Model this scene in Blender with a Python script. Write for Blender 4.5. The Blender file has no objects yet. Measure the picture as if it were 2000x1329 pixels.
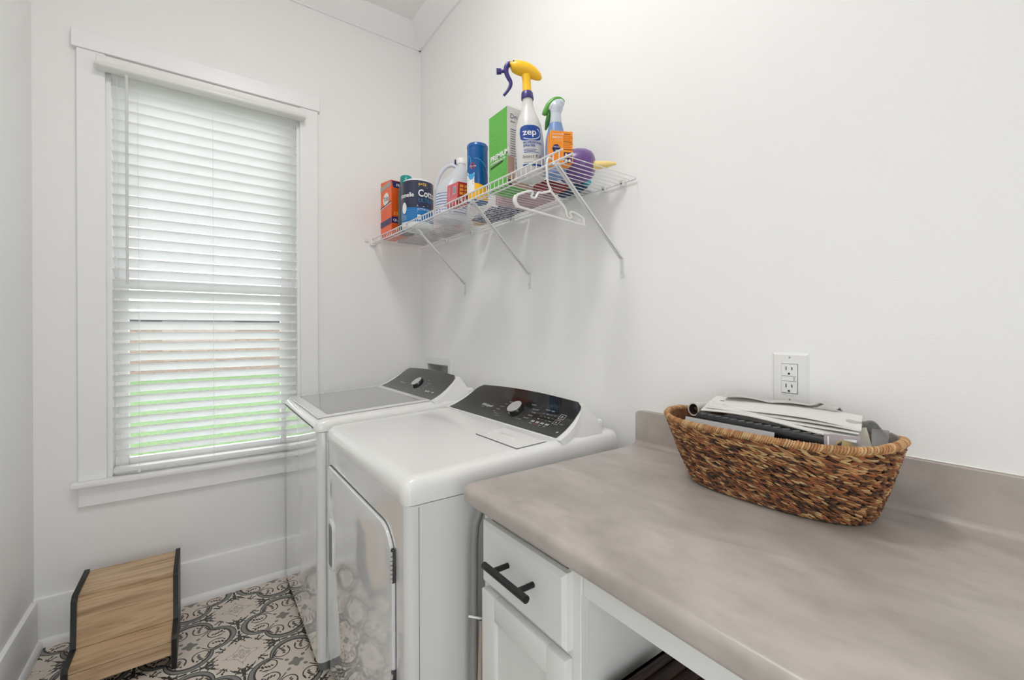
import bpy, bmesh, math, random
from mathutils import Vector, Matrix
random.seed(7)
PI = math.pi
S = bpy.context.scene
COL = S.collection

# ------------------------------------------------------------------ camera, world, light, exposure
cam_d = bpy.data.cameras.new('camera')
cam_d.sensor_width = 36.0
cam_d.lens = 851.15 / 2000 * 36
cam_d.shift_y = (649.24 - 664.5) / 2000
cam_d.clip_start = 0.02
cam_o = bpy.data.objects.new('camera', cam_d)
COL.objects.link(cam_o)
CAM = Vector((-1.122, -2.545, 1.262))
yaw, pit, rol = 0.61999, -0.00113, -0.0036
fw = Vector((math.sin(yaw) * math.cos(pit), math.cos(yaw) * math.cos(pit), math.sin(pit)))
rt = Vector((math.cos(yaw), -math.sin(yaw), 0)); up = rt.cross(fw)
r2 = rt * math.cos(rol) + up * math.sin(rol); u2 = -rt * math.sin(rol) + up * math.cos(rol)
M = Matrix((r2, u2, -fw)).transposed().to_4x4(); M.translation = CAM
cam_o.matrix_world = M
S.camera = cam_o

world = bpy.data.worlds.new('daylight'); S.world = world
world.use_nodes = True
wn = world.node_tree; wn.nodes.clear()
wo = wn.nodes.new('ShaderNodeOutputWorld'); wb = wn.nodes.new('ShaderNodeBackground')
wb.inputs[0].default_value = (0.97, 0.965, 1.0, 1); wb.inputs[1].default_value = 3.9
wn.links.new(wb.outputs[0], wo.inputs[0])

LAMP_W = 44.0          # emission of the ceiling lamp's diffuser
S.view_settings.view_transform = 'Standard'
S.view_settings.look = 'None'
S.view_settings.exposure = 0.06
S.view_settings.gamma = 1.0
S.view_settings.use_curve_mapping = False
try:
    S.cycles.max_bounces = 12; S.cycles.diffuse_bounces = 8; S.cycles.transparent_max_bounces = 16
    S.cycles.sample_clamp_indirect = 6.0
except Exception:
    pass

# ------------------------------------------------------------------ materials
def lin(c):
    c = c / 255.0
    return c / 12.92 if c <= 0.04045 else ((c + 0.055) / 1.055) ** 2.4
def rgb(*c): return tuple(lin(v) for v in c) + (1,)
MATS = {}
def mat(name, c, rough=0.5, metal=0.0, coat=0.0, spec=0.5, alpha=None, emit=0.0, trans=0.0, bump=None):
    if name in MATS: return MATS[name]
    m = bpy.data.materials.new(name); m.use_nodes = True
    b = m.node_tree.nodes['Principled BSDF']
    b.inputs['Base Color'].default_value = rgb(*c)
    b.inputs['Roughness'].default_value = rough
    b.inputs['Metallic'].default_value = metal
    b.inputs['Specular IOR Level'].default_value = spec
    b.inputs['Coat Weight'].default_value = coat
    b.inputs['Coat Roughness'].default_value = 0.04
    if trans: b.inputs['Transmission Weight'].default_value = trans
    if alpha is not None: b.inputs['Alpha'].default_value = alpha
    if emit:
        b.inputs['Emission Color'].default_value = rgb(*c); b.inputs['Emission Strength'].default_value = emit
    if bump:
        nt = m.node_tree
        tc = nt.nodes.new('ShaderNodeTexCoord'); n = nt.nodes.new('ShaderNodeTexNoise'); bp = nt.nodes.new('ShaderNodeBump')
        n.inputs['Scale'].default_value = bump[0]; bp.inputs['Strength'].default_value = bump[1]; bp.inputs['Distance'].default_value = 0.002
        nt.links.new(tc.outputs['Object'], n.inputs['Vector']); nt.links.new(n.outputs[0], bp.inputs['Height'])
        nt.links.new(bp.outputs[0], b.inputs['Normal'])
    MATS[name] = m
    return m
WALL = mat('wall_paint', (239, 239, 238), 0.6, bump=(260, 0.12))
CEIL = mat('ceiling_paint', (239, 239, 238), 0.7)
TRIM = mat('trim_paint', (240, 240, 240), 0.35)
ENAMEL = mat('white_enamel', (236, 236, 234), 0.16, coat=0.6)
ENFRONT = mat('glossy_white_enamel', (226, 227, 227), 0.06, coat=1.0, spec=0.9)
PLASW = mat('white_plastic', (232, 232, 230), 0.35)
BLKGLASS = mat('black_console_glass', (26, 26, 25), 0.06, coat=0.25, spec=0.4)
SEAM = mat('seam_grey', (104, 104, 104), 0.8)
CHROME = mat('brushed_chrome', (214, 214, 214), 0.38, metal=0.75)
KNOBSIDE = mat('dark_chrome', (95, 95, 95), 0.18, metal=1.0)
PRINT = mat('pale_print', (190, 190, 188), 0.5)
PRINTW = mat('white_print', (235, 235, 235), 0.5)
PRINTDIM = mat('dim_print', (120, 120, 118), 0.5)
CAB = mat('cabinet_paint', (224, 225, 223), 0.4)
BLACKM = mat('black_metal', (20, 20, 21), 0.42)
DARK = mat('deep_black', (14, 14, 15), 0.5)
WIRE = mat('white_coated_wire', (225, 225, 226), 0.35)
PAPER = mat('white_paper', (224, 222, 218), 0.7)

# -- small expression layer for node graphs
class X:
    nt = None
    def __init__(s, v): s.v = v
    @staticmethod
    def op(name, *a):
        n = X.nt.nodes.new('ShaderNodeMath'); n.operation = name
        for i, q in enumerate(a):
            q = q.v if isinstance(q, X) else q
            if isinstance(q, (int, float)): n.inputs[i].default_value = q
            else: X.nt.links.new(q, n.inputs[i])
        return X(n.outputs[0])
    def __add__(s, o): return X.op('ADD', s, o)
    __radd__ = __add__
    def __sub__(s, o): return X.op('SUBTRACT', s, o)
    def __rsub__(s, o): return X.op('SUBTRACT', o, s)
    def __mul__(s, o): return X.op('MULTIPLY', s, o)
    __rmul__ = __mul__
def xmax(a, b): return X.op('MAXIMUM', a, b)
def xmin(a, b): return X.op('MINIMUM', a, b)
def xabs(a): return X.op('ABSOLUTE', a)
def lt(a, b): return X.op('LESS_THAN', a, b)
def gt(a, b): return X.op('GREATER_THAN', a, b)
def hyp(a, b): return X.op('SQRT', a * a + b * b)
def mixc(nt, f, a, b):
    n = nt.nodes.new('ShaderNodeMix'); n.data_type = 'RGBA'
    if isinstance(f, X): f = f.v
    if isinstance(f, (int, float)): n.inputs[0].default_value = f
    else: nt.links.new(f, n.inputs[0])
    for k, q in ((6, a), (7, b)):
        if isinstance(q, tuple): n.inputs[k].default_value = q
        else: nt.links.new(q, n.inputs[k])
    return n.outputs[2]

def noise_mat(name, stops, scale=(1, 1, 1), nscale=5, detail=8, rough=0.5, coat=0.0, bump=0.0, distort=0.0, second=None, spec=0.5):
    m = bpy.data.materials.new(name); m.use_nodes = True; nt = m.node_tree
    b = nt.nodes['Principled BSDF']
    tc = nt.nodes.new('ShaderNodeTexCoord'); mp = nt.nodes.new('ShaderNodeMapping'); mp.inputs['Scale'].default_value = scale
    n = nt.nodes.new('ShaderNodeTexNoise'); n.inputs['Scale'].default_value = nscale; n.inputs['Detail'].default_value = detail
    n.inputs['Distortion'].default_value = distort
    r = nt.nodes.new('ShaderNodeValToRGB')
    els = r.color_ramp.elements
    while len(els) < len(stops): els.new(0.5)
    for e, (p, c) in zip(els, stops): e.position = p; e.color = rgb(*c)
    L = nt.links.new
    L(tc.outputs['Object'], mp.inputs[0]); L(mp.outputs[0], n.inputs['Vector']); L(n.outputs[0], r.inputs[0])
    col = r.outputs[0]
    if second:
        n2 = nt.nodes.new('ShaderNodeTexNoise'); n2.inputs['Scale'].default_value = second[0]; n2.inputs['Detail'].default_value = 6
        r3 = nt.nodes.new('ShaderNodeValToRGB'); r3.color_ramp.elements[0].position = second[1]; r3.color_ramp.elements[1].position = second[2]
        L(mp.outputs[0], n2.inputs['Vector']); L(n2.outputs[0], r3.inputs[0])
        X.nt = nt
        col = mixc(nt, X(r3.outputs[0]) * second[4], col, rgb(*second[3]))
    L(col, b.inputs['Base Color'])
    b.inputs['Roughness'].default_value = rough; b.inputs['Coat Weight'].default_value = coat
    b.inputs['Specular IOR Level'].default_value = spec
    if bump:
        bp = nt.nodes.new('ShaderNodeBump'); bp.inputs['Strength'].default_value = bump; bp.inputs['Distance'].default_value = 0.002
        L(n.outputs[0], bp.inputs['Height']); L(bp.outputs[0], b.inputs['Normal'])
    return m
LAM = noise_mat('grey_stone_laminate', [(0.28, (160, 152, 145)), (0.5, (178, 170, 163)), (0.72, (193, 184, 178))], (1.5, .8, 1.2), 6.0, 14, 0.33, 0, 0, 0.4,
                (20, 0.46, 0.66, (138, 130, 122), 0.26))
WOOD = noise_mat('oak_laminate', [(0.28, (150, 121, 90)), (0.48, (190, 161, 126)), (0.62, (205, 178, 143)), (0.8, (172, 143, 109))], (2.0, 26, 26), 2.2, 10, 0.5, 0, 0, 0.6)
DWOOD = noise_mat('dark_stained_wood', [(0.35, (5, 4, 4)), (0.5, (60, 36, 28)), (0.58, (10, 7, 7)), (0.7, (84, 52, 40))], (1.2, 18, 18), 2.0, 6, 0.5)
GRASS = noise_mat('lawn_grass', [(0.35, (70, 100, 56)), (0.6, (94, 122, 74))], (1, 1, 1), 30, 8, 0.9)

def brick_mat():
    m = bpy.data.materials.new('pale_brick'); m.use_nodes = True; nt = m.node_tree
    b = nt.nodes['Principled BSDF']; t = nt.nodes.new('ShaderNodeTexBrick'); tc = nt.nodes.new('ShaderNodeTexCoord')
    mp = nt.nodes.new('ShaderNodeMapping'); mp.inputs['Rotation'].default_value = (PI / 2, 0, 0)
    t.inputs['Color1'].default_value = rgb(150, 128, 118); t.inputs['Color2'].default_value = rgb(132, 110, 100); t.inputs['Mortar'].default_value = rgb(158, 148, 138)
    t.inputs['Scale'].default_value = 4.0
    nt.links.new(tc.outputs['Object'], mp.inputs[0]); nt.links.new(mp.outputs[0], t.inputs['Vector'])
    nt.links.new(t.outputs[0], b.inputs['Base Color']); b.inputs['Roughness'].default_value = 0.9
    return m
BRICK = brick_mat()

def slat_mat():
    m = bpy.data.materials.new('blind_slat_white'); m.use_nodes = True; nt = m.node_tree
    b = nt.nodes['Principled BSDF']; b.inputs['Base Color'].default_value = rgb(240, 240, 238); b.inputs['Roughness'].default_value = 0.4
    tr = nt.nodes.new('ShaderNodeBsdfTranslucent'); tr.inputs[0].default_value = rgb(250, 251, 252)
    mx = nt.nodes.new('ShaderNodeMixShader'); mx.inputs[0].default_value = 0.55
    out = nt.nodes['Material Output']
    nt.links.new(b.outputs[0], mx.inputs[1]); nt.links.new(tr.outputs[0], mx.inputs[2]); nt.links.new(mx.outputs[0], out.inputs[0])
    return m
SLAT = slat_mat()

def glass_mat(name, tint, refl=0.08, rough=0.0):
    m = bpy.data.materials.new(name); m.use_nodes = True; nt = m.node_tree; nt.nodes.clear()
    o = nt.nodes.new('ShaderNodeOutputMaterial'); t = nt.nodes.new('ShaderNodeBsdfTransparent'); t.inputs[0].default_value = tint
    g = nt.nodes.new('ShaderNodeBsdfGlossy'); g.inputs['Roughness'].default_value = rough
    f = nt.nodes.new('ShaderNodeLayerWeight'); f.inputs[0].default_value = 0.25
    X.nt = nt
    k = X(f.outputs['Fresnel']) * 0.8 + refl
    mx = nt.nodes.new('ShaderNodeMixShader'); nt.links.new(k.v, mx.inputs[0])
    nt.links.new(t.outputs[0], mx.inputs[1]); nt.links.new(g.outputs[0], mx.inputs[2]); nt.links.new(mx.outputs[0], o.inputs[0])
    return m
GLASS = glass_mat('window_glass', (0.97, 0.99, 0.98, 1), 0.02)
CLEARBAG = glass_mat('clear_film', (0.93, 0.93, 0.92, 1), 0.06, 0.25)
LIDGLASS = mat('grey_lid_glass', (128, 128, 127), 0.12, coat=1.0, spec=0.6)

def translucent_mat(name, c, c2, f=0.45, rough=0.3):
    m = bpy.data.materials.new(name); m.use_nodes = True; nt = m.node_tree
    b = nt.nodes['Principled BSDF']; b.inputs['Base Color'].default_value = rgb(*c); b.inputs['Roughness'].default_value = rough
    tr = nt.nodes.new('ShaderNodeBsdfTranslucent'); tr.inputs[0].default_value = rgb(*c2)
    mx = nt.nodes.new('ShaderNodeMixShader'); mx.inputs[0].default_value = f
    nt.links.new(b.outputs[0], mx.inputs[1]); nt.links.new(tr.outputs[0], mx.inputs[2]); nt.links.new(mx.outputs[0], nt.nodes['Material Output'].inputs[0])
    return m

def floor_mat():
    m = bpy.data.materials.new('patterned_cement_tile'); m.use_nodes = True; nt = m.node_tree; X.nt = nt
    b = nt.nodes['Principled BSDF']
    g = nt.nodes.new('ShaderNodeNewGeometry'); sp = nt.nodes.new('ShaderNodeSeparateXYZ'); nt.links.new(g.outputs['Position'], sp.inputs[0])
    P = 0.3345
    wx = X(sp.outputs[0]); wy = X(sp.outputs[1])
    u = xabs(X.op('FRACT', (wx + (0.829 + P * 20)) * (1 / P) + 0.5) - 0.5)
    v = xabs(X.op('FRACT', (wy + (0.366 + P * 20)) * (1 / P) + 0.5) - 0.5)
    a = xmax(u, v); c = xmin(u, v)
    def circ(cx, cy, r): return hyp(a - cx, c - cy) - r
    def band(d, w): return lt(xabs(d), w)
    d1 = circ(0.24, 0, 0.234); d2 = circ(0.212, 0, 0.214); d3 = circ(0.203, 0, 0.200)
    far = gt(a, 0.19)
    dark = []; grey = []
    grey.append(lt(d1, 0) * gt(d2, 0) * far)
    dark.append(band(d1, 0.0055) * far)
    dark.append(lt(d2, 0) * gt(d3, 0) * far)
    def ell(cx, cy, rx, ry, deg, aa=a, cc=c):
        rx, ry = rx * 1.05, ry * 1.12
        t = math.radians(deg); co, si = math.cos(t), math.sin(t)
        x = (aa * (co / rx) + cc * (si / rx)) - (cx * co + cy * si) / rx
        y = (cc * (co / ry) - aa * (si / ry)) - (cy * co - cx * si) / ry
        return lt(x * x + y * y, 1.0)
    # stem from the cusp and the two scrolls it splits into
    dark.append(lt(xabs(a - c), 0.0095) * gt(a + c, 0.235) * lt(a + c, 0.45))
    dark.append(band(circ(0.262, 0.112, 0.083), 0.0068) * lt(a, 0.262))
    for e in [(0.300, 0.035, 0.040, 0.009, 15), (0.232, 0.092, 0.017, 0.010, 55), (0.262, 0.088, 0.022, 0.010, 60), (0.292, 0.098, 0.024, 0.010, 62),
              (0.325, 0.110, 0.026, 0.011, 75), (0.345, 0.075, 0.014, 0.010, 0), (0.262, 0.178, 0.030, 0.009, -25), (0.300, 0.158, 0.018, 0.008, -60), (0.357, 0.128, 0.012, 0.011, 0)]:
        dark.append(ell(*e))
    # leaf sprigs between the quatrefoils
    for e in [(0.492, 0.130, 0.010, 0.034, 0), (0.470, 0.165, 0.040, 0.013, 155), (0.440, 0.205, 0.050, 0.010, 130), (0.490, 0.200, 0.014, 0.030, 8),
              (0.462, 0.225, 0.026, 0.010, 60), (0.400, 0.235, 0.050, 0.006, 122), (0.430, 0.178, 0.020, 0.008, 40), (0.494, 0.055, 0.008, 0.040, 0),
              (0.476, 0.105, 0.016, 0.006, 30), (0.455, 0.262, 0.014, 0.008, 100),
              (0.312, 0.282, 0.034, 0.008, 50), (0.335, 0.315, 0.018, 0.010, 0), (0.300, 0.258, 0.012, 0.009, 90), (0.345, 0.290, 0.014, 0.006, 100)]:
        dark.append(ell(*e))
    # grey ornament in the middle of the quatrefoil, with buds on the diagonals
    ang = X.op('ARCTAN2', c, a)
    rr = hyp(a, c)
    c4 = X.op('COSINE', ang * 4)
    grey.append(lt(rr - c4 * 0.016, 0.066))
    grey.append(ell(0.085, 0.085, 0.024, 0.017, 45))
    # pale medallion at the tile corners
    qa = 0.5 - c; qb = 0.5 - a
    q1 = xmax(qa, qb); q2 = xmin(qa, qb)
    qr = hyp(q1, q2); qc = X.op('COSINE', X.op('ARCTAN2', q2, q1) * 4); q8 = X.op('COSINE', X.op('ARCTAN2', q2, q1) * 8)
    thin = [band(qr - qc * 0.032 - q8 * 0.012, 0.118), ]
    thin = [lt(xabs(qr - qc * 0.030 - q8 * 0.012 - 0.112), 0.0035), lt(xabs(qr - qc * 0.022 - 0.062), 0.0032), lt(xabs(qr - 0.022), 0.003),
            lt(xabs(hyp(q1 - 0.055, q2) - 0.014), 0.003), lt(q2, 0.003) * gt(q1, 0.145) * lt(q1, 0.19)]
    def union(l):
        o = l[0]
        for k in l[1:]: o = xmax(o, k)
        return o
    n = nt.nodes.new('ShaderNodeTexNoise'); n.inputs['Scale'].default_value = 9; n.inputs['Detail'].default_value = 6
    nt.links.new(g.outputs['Position'], n.inputs['Vector'])
    base = mixc(nt, n.outputs[0], rgb(224, 211, 200), rgb(214, 204, 192))
    halo = gt(d1, 0) * lt(d1, 0.03)
    base = mixc(nt, halo, base, rgb(222, 217, 205))
    col = mixc(nt, union(thin), base, rgb(118, 112, 108))
    col = mixc(nt, union(grey), col, rgb(132, 132, 126))
    col = mixc(nt, union(dark), col, rgb(58, 54, 51))
    gx = gt(xabs(X.op('FRACT', (wx + (0.829 + P * 20.5)) * (1 / P) + 0.5) - 0.5), 0.497)
    nt.links.new(col, b.inputs['Base Color'])
    b.inputs['Roughness'].default_value = 0.42
    return m
FLOOR = floor_mat()

# ------------------------------------------------------------------ mesh builder
class Surf:
    # a parametrised surface; every printed layer put on it lies a hair above the one before
    def __init__(s, fn, curved=False): s.fn = fn; s.k = 0; s.curved = curved
    def __call__(s, u, v): return s.fn(u, v, s.k * .00012)
def lift(F, inc=True):
    if not isinstance(F, Surf): return F
    k = F.k + 1
    if inc: F.k += 1
    return lambda u, v: F.fn(u, v, k * .00012)
class MB:
    def __init__(s): s.v = []; s.f = []; s.m = []; s.sm = []; s.mats = []
    def mi(s, m):
        if m not in s.mats: s.mats.append(m)
        return s.mats.index(m)
    def add(s, vs, fs, m, smooth=True, T=None):
        o = len(s.v); k = s.mi(m)
        for q in vs:
            q = Vector(q)
            if T is not None: q = T(q) if callable(T) else T @ q
            s.v.append(q)
        for f in fs: s.f.append([i + o for i in f]); s.m.append(k); s.sm.append(smooth)
        return s
    def bm(s, b, m, T=None):
        b.verts.index_update()
        s.add([v.co.copy() for v in b.verts], [[v.index for v in f.verts] for f in b.faces], m, True, T); b.free()
        return s
    def box(s, lo, hi, m, r=0.0, seg=2, T=None):
        lo, hi = [min(a, b) for a, b in zip(lo, hi)], [max(a, b) for a, b in zip(lo, hi)]
        b = bmesh.new(); bmesh.ops.create_cube(b, size=1)
        for v in b.verts: v.co = Vector([lo[i] if v.co[i] < 0 else hi[i] for i in range(3)])
        if r > 0: bmesh.ops.bevel(b, geom=list(b.edges), offset=min(r, 0.49 * min(hi[i] - lo[i] for i in range(3))), segments=seg, affect='EDGES', profile=0.5)
        return s.bm(b, m, T)
    def prism(s, pts, lo, hi, axis, m, r=0.0, seg=2, T=None):
        # pts: outline in the two other axes (in xyz order), extruded along axis
        b = bmesh.new()
        def put(p, t):
            q = list(p); q.insert(axis, t); return b.verts.new(q)
        A = [put(p, lo) for p in pts]; B = [put(p, hi) for p in pts]; n = len(pts)
        b.faces.new(A); b.faces.new(B[::-1])
        for i in range(n): b.faces.new((A[i], B[i], B[(i + 1) % n], A[(i + 1) % n]))
        bmesh.ops.recalc_face_normals(b, faces=b.faces)
        if r > 0:
            es = [e for e in b.edges if len(e.link_faces) == 2 and e.calc_face_angle(0) > 0.6]
            bmesh.ops.bevel(b, geom=es, offset=r, segments=seg, affect='EDGES', profile=0.5, clamp_overlap=True)
        return s.bm(b, m, T)
    def tube(s, pts, r, m, n=8, caps=True, closed=False, T=None):
        P = [Vector(p) for p in pts]; N = len(P); rs = r if isinstance(r, (list, tuple)) else [r] * N
        vs = []; prev = None
        for i in range(N):
            if closed: d = P[(i + 1) % N] - P[i - 1]
            else: d = P[min(i + 1, N - 1)] - P[max(i - 1, 0)]
            d.normalize()
            if prev is None:
                a = Vector((0, 0, 1)) if abs(d.z) < 0.9 else Vector((1, 0, 0))
                e1 = d.cross(a).normalized()
            else:
                e1 = (prev - d * prev.dot(d)).normalized()
            prev = e1; e2 = d.cross(e1)
            for k in range(n):
                t = 2 * PI * k / n; vs.append(P[i] + (e1 * math.cos(t) + e2 * math.sin(t)) * rs[i])
        fs = []
        for i in range(N if closed else N - 1):
            j = (i + 1) % N
            for k in range(n): fs.append([i * n + k, i * n + (k + 1) % n, j * n + (k + 1) % n, j * n + k])
        if caps and not closed: fs.append(list(range(n))[::-1]); fs.append([(N - 1) * n + k for k in range(n)])
        return s.add(vs, fs, m, True, T)
    def lathe(s, prof, c, m, n=32, T=None, sx=1.0, sy=1.0, caps=True):
        # prof: (radius, z); c centre
        vs = []; N = len(prof)
        for (r, z) in prof:
            for k in range(n):
                t = 2 * PI * k / n; vs.append((c[0] + r * sx * math.cos(t), c[1] + r * sy * math.sin(t), c[2] + z))
        fs = [[i * n + k, i * n + (k + 1) % n, (i + 1) * n + (k + 1) % n, (i + 1) * n + k] for i in range(N - 1) for k in range(n)]
        if caps: fs.append(list(range(n))[::-1]); fs.append([(N - 1) * n + k for k in range(n)])
        return s.add(vs, fs, m, True, T)
    def rect(s, F, u0, v0, u1, v1, m, nu=1, nv=1):
        F = lift(F)
        vs = [F(u0 + (u1 - u0) * i / nu, v0 + (v1 - v0) * j / nv) for j in range(nv + 1) for i in range(nu + 1)]
        fs = [[j * (nu + 1) + i, j * (nu + 1) + i + 1, (j + 1) * (nu + 1) + i + 1, (j + 1) * (nu + 1) + i] for j in range(nv) for i in range(nu)]
        return s.add(vs, fs, m)
    def poly(s, F, pts, m):
        F = lift(F); return s.add([F(u, v) for u, v in pts], [list(range(len(pts)))], m)
    def disc(s, F, u, v, ru, rv, m, n=20): return s.poly(F, [(u + ru * math.cos(2 * PI * k / n), v + rv * math.sin(2 * PI * k / n)) for k in range(n)], m)
    def line(s, F, pts, w, m):
        F = lift(F, False)
        for (a, b) in zip(pts[:-1], pts[1:]):
            d = Vector((b[0] - a[0], b[1] - a[1])); L = d.length
            if L < 1e-6: continue
            n = Vector((-d.y, d.x)) / L * w / 2; e = d / L * w * 0.3
            s.poly(F, [(a[0] - e.x - n.x, a[1] - e.y - n.y), (b[0] + e.x - n.x, b[1] + e.y - n.y), (b[0] + e.x + n.x, b[1] + e.y + n.y), (a[0] - e.x + n.x, a[1] - e.y + n.y)], m)
        return s
    def text(s, F, txt, u, v, h, m, sx=1.0, shear=0.0, fat=0.0, align='LEFT', vert=False):
        # h: cap height; F maps (u,v) to space
        cu = bpy.data.curves.new('lettering', 'FONT'); cu.body = txt; cu.size = h / 0.70; cu.align_x = align; cu.shear = shear; cu.offset = fat * h
        cu.resolution_u = 2; cu.fill_mode = 'BOTH'
        ob = bpy.data.objects.new('lettering', cu)
        me = bpy.data.meshes.new_from_object(ob)
        curved = isinstance(F, Surf) and F.curved
        F = lift(F, False); b = bmesh.new(); b.from_mesh(me)
        if curved:
            bmesh.ops.triangulate(b, faces=list(b.faces))
            for it in range(4):
                es = [e for e in b.edges if e.calc_length() > .005]
                if not es: break
                bmesh.ops.subdivide_edges(b, edges=es, cuts=1, use_grid_fill=False)
                bmesh.ops.triangulate(b, faces=[f for f in b.faces if len(f.verts) > 3])
        b.verts.index_update(); vs = []
        for q in b.verts:
            x, y = q.co.x * sx, q.co.y
            if vert: x, y = -y, x
            vs.append(F(u + x, v + y))
        s.add(vs, [[v_.index for v_ in f.verts] for f in b.faces], m); b.free()
        bpy.data.objects.remove(ob); bpy.data.curves.remove(cu); bpy.data.meshes.remove(me)
        return s
    def build(s, name, parent=None, at=(0, 0, 0), angle=38):
        org = Vector(at) if parent is None else Vector(parent['_o'])
        me = bpy.data.meshes.new(name)
        me.from_pydata([tuple(q - org) for q in s.v], [], s.f)
        for m in s.mats: me.materials.append(m)
        me.polygons.foreach_set('material_index', s.m); me.polygons.foreach_set('use_smooth', s.sm)
        me.update(); me.validate()
        try: me.set_sharp_from_angle(angle=math.radians(angle))
        except Exception: pass
        o = bpy.data.objects.new(name, me); COL.objects.link(o)
        if parent is None: o.location = org
        else: o.parent = parent
        o['_o'] = tuple(org)
        return o

def smooth(P, k=4):
    P = [Vector(p) for p in P]; out = []
    for i in range(len(P) - 1):
        a, b, c, d = P[max(0, i - 1)], P[i], P[i + 1], P[min(len(P) - 1, i + 2)]
        for j in range(k):
            t = j / k
            out.append(.5 * ((2 * b) + (c - a) * t + (2 * a - 5 * b + 4 * c - d) * t * t + (3 * b - a - 3 * c + d) * t ** 3))
    return out + [P[-1]]
def smr(rs, k=4):
    o = []
    for a, b in zip(rs[:-1], rs[1:]): o += [a + (b - a) * j / k for j in range(k)]
    return o + [rs[-1]]
def thing(name, label, cat, loc, group=None):
    o = bpy.data.objects.new(name, None); COL.objects.link(o); o.location = loc; o.empty_display_size = 0.05
    o['_o'] = tuple(loc); o['label'] = label; o['category'] = cat
    if group: o['group'] = group
    return o
def tag(o, label, cat, group=None):
    o['label'] = label; o['category'] = cat
    if group: o['group'] = group
    return o
def struct(o):
    o['kind'] = 'structure'; return o
def faceX(x, y0, z0): return Surf(lambda u, v, o: Vector((x - o, y0 - u, z0 + v)))      # seen from -x; u to the viewer's right
def faceY(y, x0, z0): return Surf(lambda u, v, o: Vector((x0 + u, y - o, z0 + v)))      # seen from -y
def cyl(cx, cy, R, z0, deg=None):
    t0 = math.atan2(CAM.y - cy, CAM.x - cx) if deg is None else math.radians(deg)
    return Surf(lambda u, v, o: Vector((cx + (R + o) * math.cos(t0 + u / R), cy + (R + o) * math.sin(t0 + u / R), z0 + v)), True)

# ------------------------------------------------------------------ the room
XL, YB, ZC = -1.672, -3.60, 3.11
struct(MB().box((XL - .1, YB - .1, -0.1), (0.12, 0.14, 0), FLOOR).build('floor'))
struct(MB().box((XL - .1, YB - .1, ZC), (0.12, 0.14, ZC + .1), CEIL).build('ceiling'))
WX0, WX1, WZ0, WZ1 = -1.447, -0.693, 0.640, 2.42
w = MB()
w.box((XL - .1, 0, 0), (WX0, 0.14, ZC), WALL); w.box((WX1, 0, 0), (0.0, 0.14, ZC), WALL)
w.box((WX0, 0, 0), (WX1, 0.14, WZ0 - .01), WALL); w.box((WX0, 0, WZ1), (WX1, 0.14, ZC), WALL)
struct(w.build('wall_back'))
HY0, HY1, HZ0, HZ1 = -0.365, -0.095, 0.93, 1.073      # recess of the supply box
w = MB()
w.box((0, YB, 0), (0.12, HY0, ZC), WALL); w.box((0, HY1, 0), (0.12, 0.14, ZC), WALL)
w.box((0, HY0, 0), (0.12, HY1, HZ0), WALL); w.box((0, HY0, HZ1), (0.12, HY1, ZC), WALL)
struct(w.build('wall_right'))
DYA, DYB, DZ = -3.30, -2.62, 2.08        # unseen doorway and glazed door, added in the left wall to let daylight in
w = MB(); w.box((XL - .1, YB, 0), (XL, DYA, ZC), WALL); w.box((XL - .1, DYB, 0), (XL, 0.0, ZC), WALL); w.box((XL - .1, DYA, DZ), (XL, DYB, ZC), WALL)
struct(w.build('wall_left'))
w = MB()
for lo, hi in (((XL - .1, DYA, 0), (XL + .018, DYA + .03, DZ)), ((XL - .1, DYB - .03, 0), (XL + .018, DYB, DZ)), ((XL - .1, DYA, DZ - .03), (XL + .018, DYB, DZ)), ((XL, DYA - .08, 0), (XL + .018, DYA, DZ + .08)), ((XL, DYB, 0), (XL + .018, DYB + .08, DZ + .08)), ((XL, DYA - .08, DZ), (XL + .0175, DYB + .08, DZ + .08))): w.box(lo, hi, TRIM, .002, 1)
for lo, hi in (((XL - .07, DYA + .03, .01), (XL - .03, DYA + .10, DZ - .03)), ((XL - .07, DYB - .10, .01), (XL - .03, DYB - .03, DZ - .03)), ((XL - .07, DYA + .10, .01), (XL - .03, DYB - .10, .16)), ((XL - .07, DYA + .10, DZ - .12), (XL - .03, DYB - .10, DZ - .03))): w.box(lo, hi, TRIM, .003, 1)
dd1 = struct(w.build('door_1'))
MB().box((XL - .053, DYA + .095, .155), (XL - .047, DYB - .095, DZ - .115), GLASS).build('pane', dd1)
struct(MB().box((-12, -12, -.25), (XL - .1, 0.2, -.08), mat('patio_concrete', (190, 188, 184), .9)).build('patio'))  # unseen ground added outside the left door, grey so no green light bounces in
struct(MB().box((XL - .1, -12, -.25), (12, YB - .1, -.08), MATS['patio_concrete']).build('terrace'))  # unseen ground added outside the second door, same neutral bounce colour
EXA, EXB = -1.58, -.68        # second glazed door, added unseen behind the camera to light the room
w = MB(); w.box((XL - .1, YB - .1, 0), (EXA, YB, ZC), WALL); w.box((EXB, YB - .1, 0), (0.12, YB, ZC), WALL); w.box((EXA, YB - .1, 2.08), (EXB, YB, ZC), WALL)
struct(w.build('wall_front'))
w = MB()
for lo, hi in (((EXA, YB - .1, 0), (EXA + .03, YB + .018, 2.08)), ((EXB - .03, YB - .1, 0), (EXB, YB + .018, 2.08)), ((EXA, YB - .1, 2.05), (EXB, YB + .018, 2.08)), ((EXA - .07, YB, 0), (EXA, YB + .0175, 2.16)), ((EXB, YB, 0), (EXB + .08, YB + .0175, 2.16)), ((EXA, YB, 2.08), (EXB, YB + .0175, 2.16))): w.box(lo, hi, TRIM, .002, 1)
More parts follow.
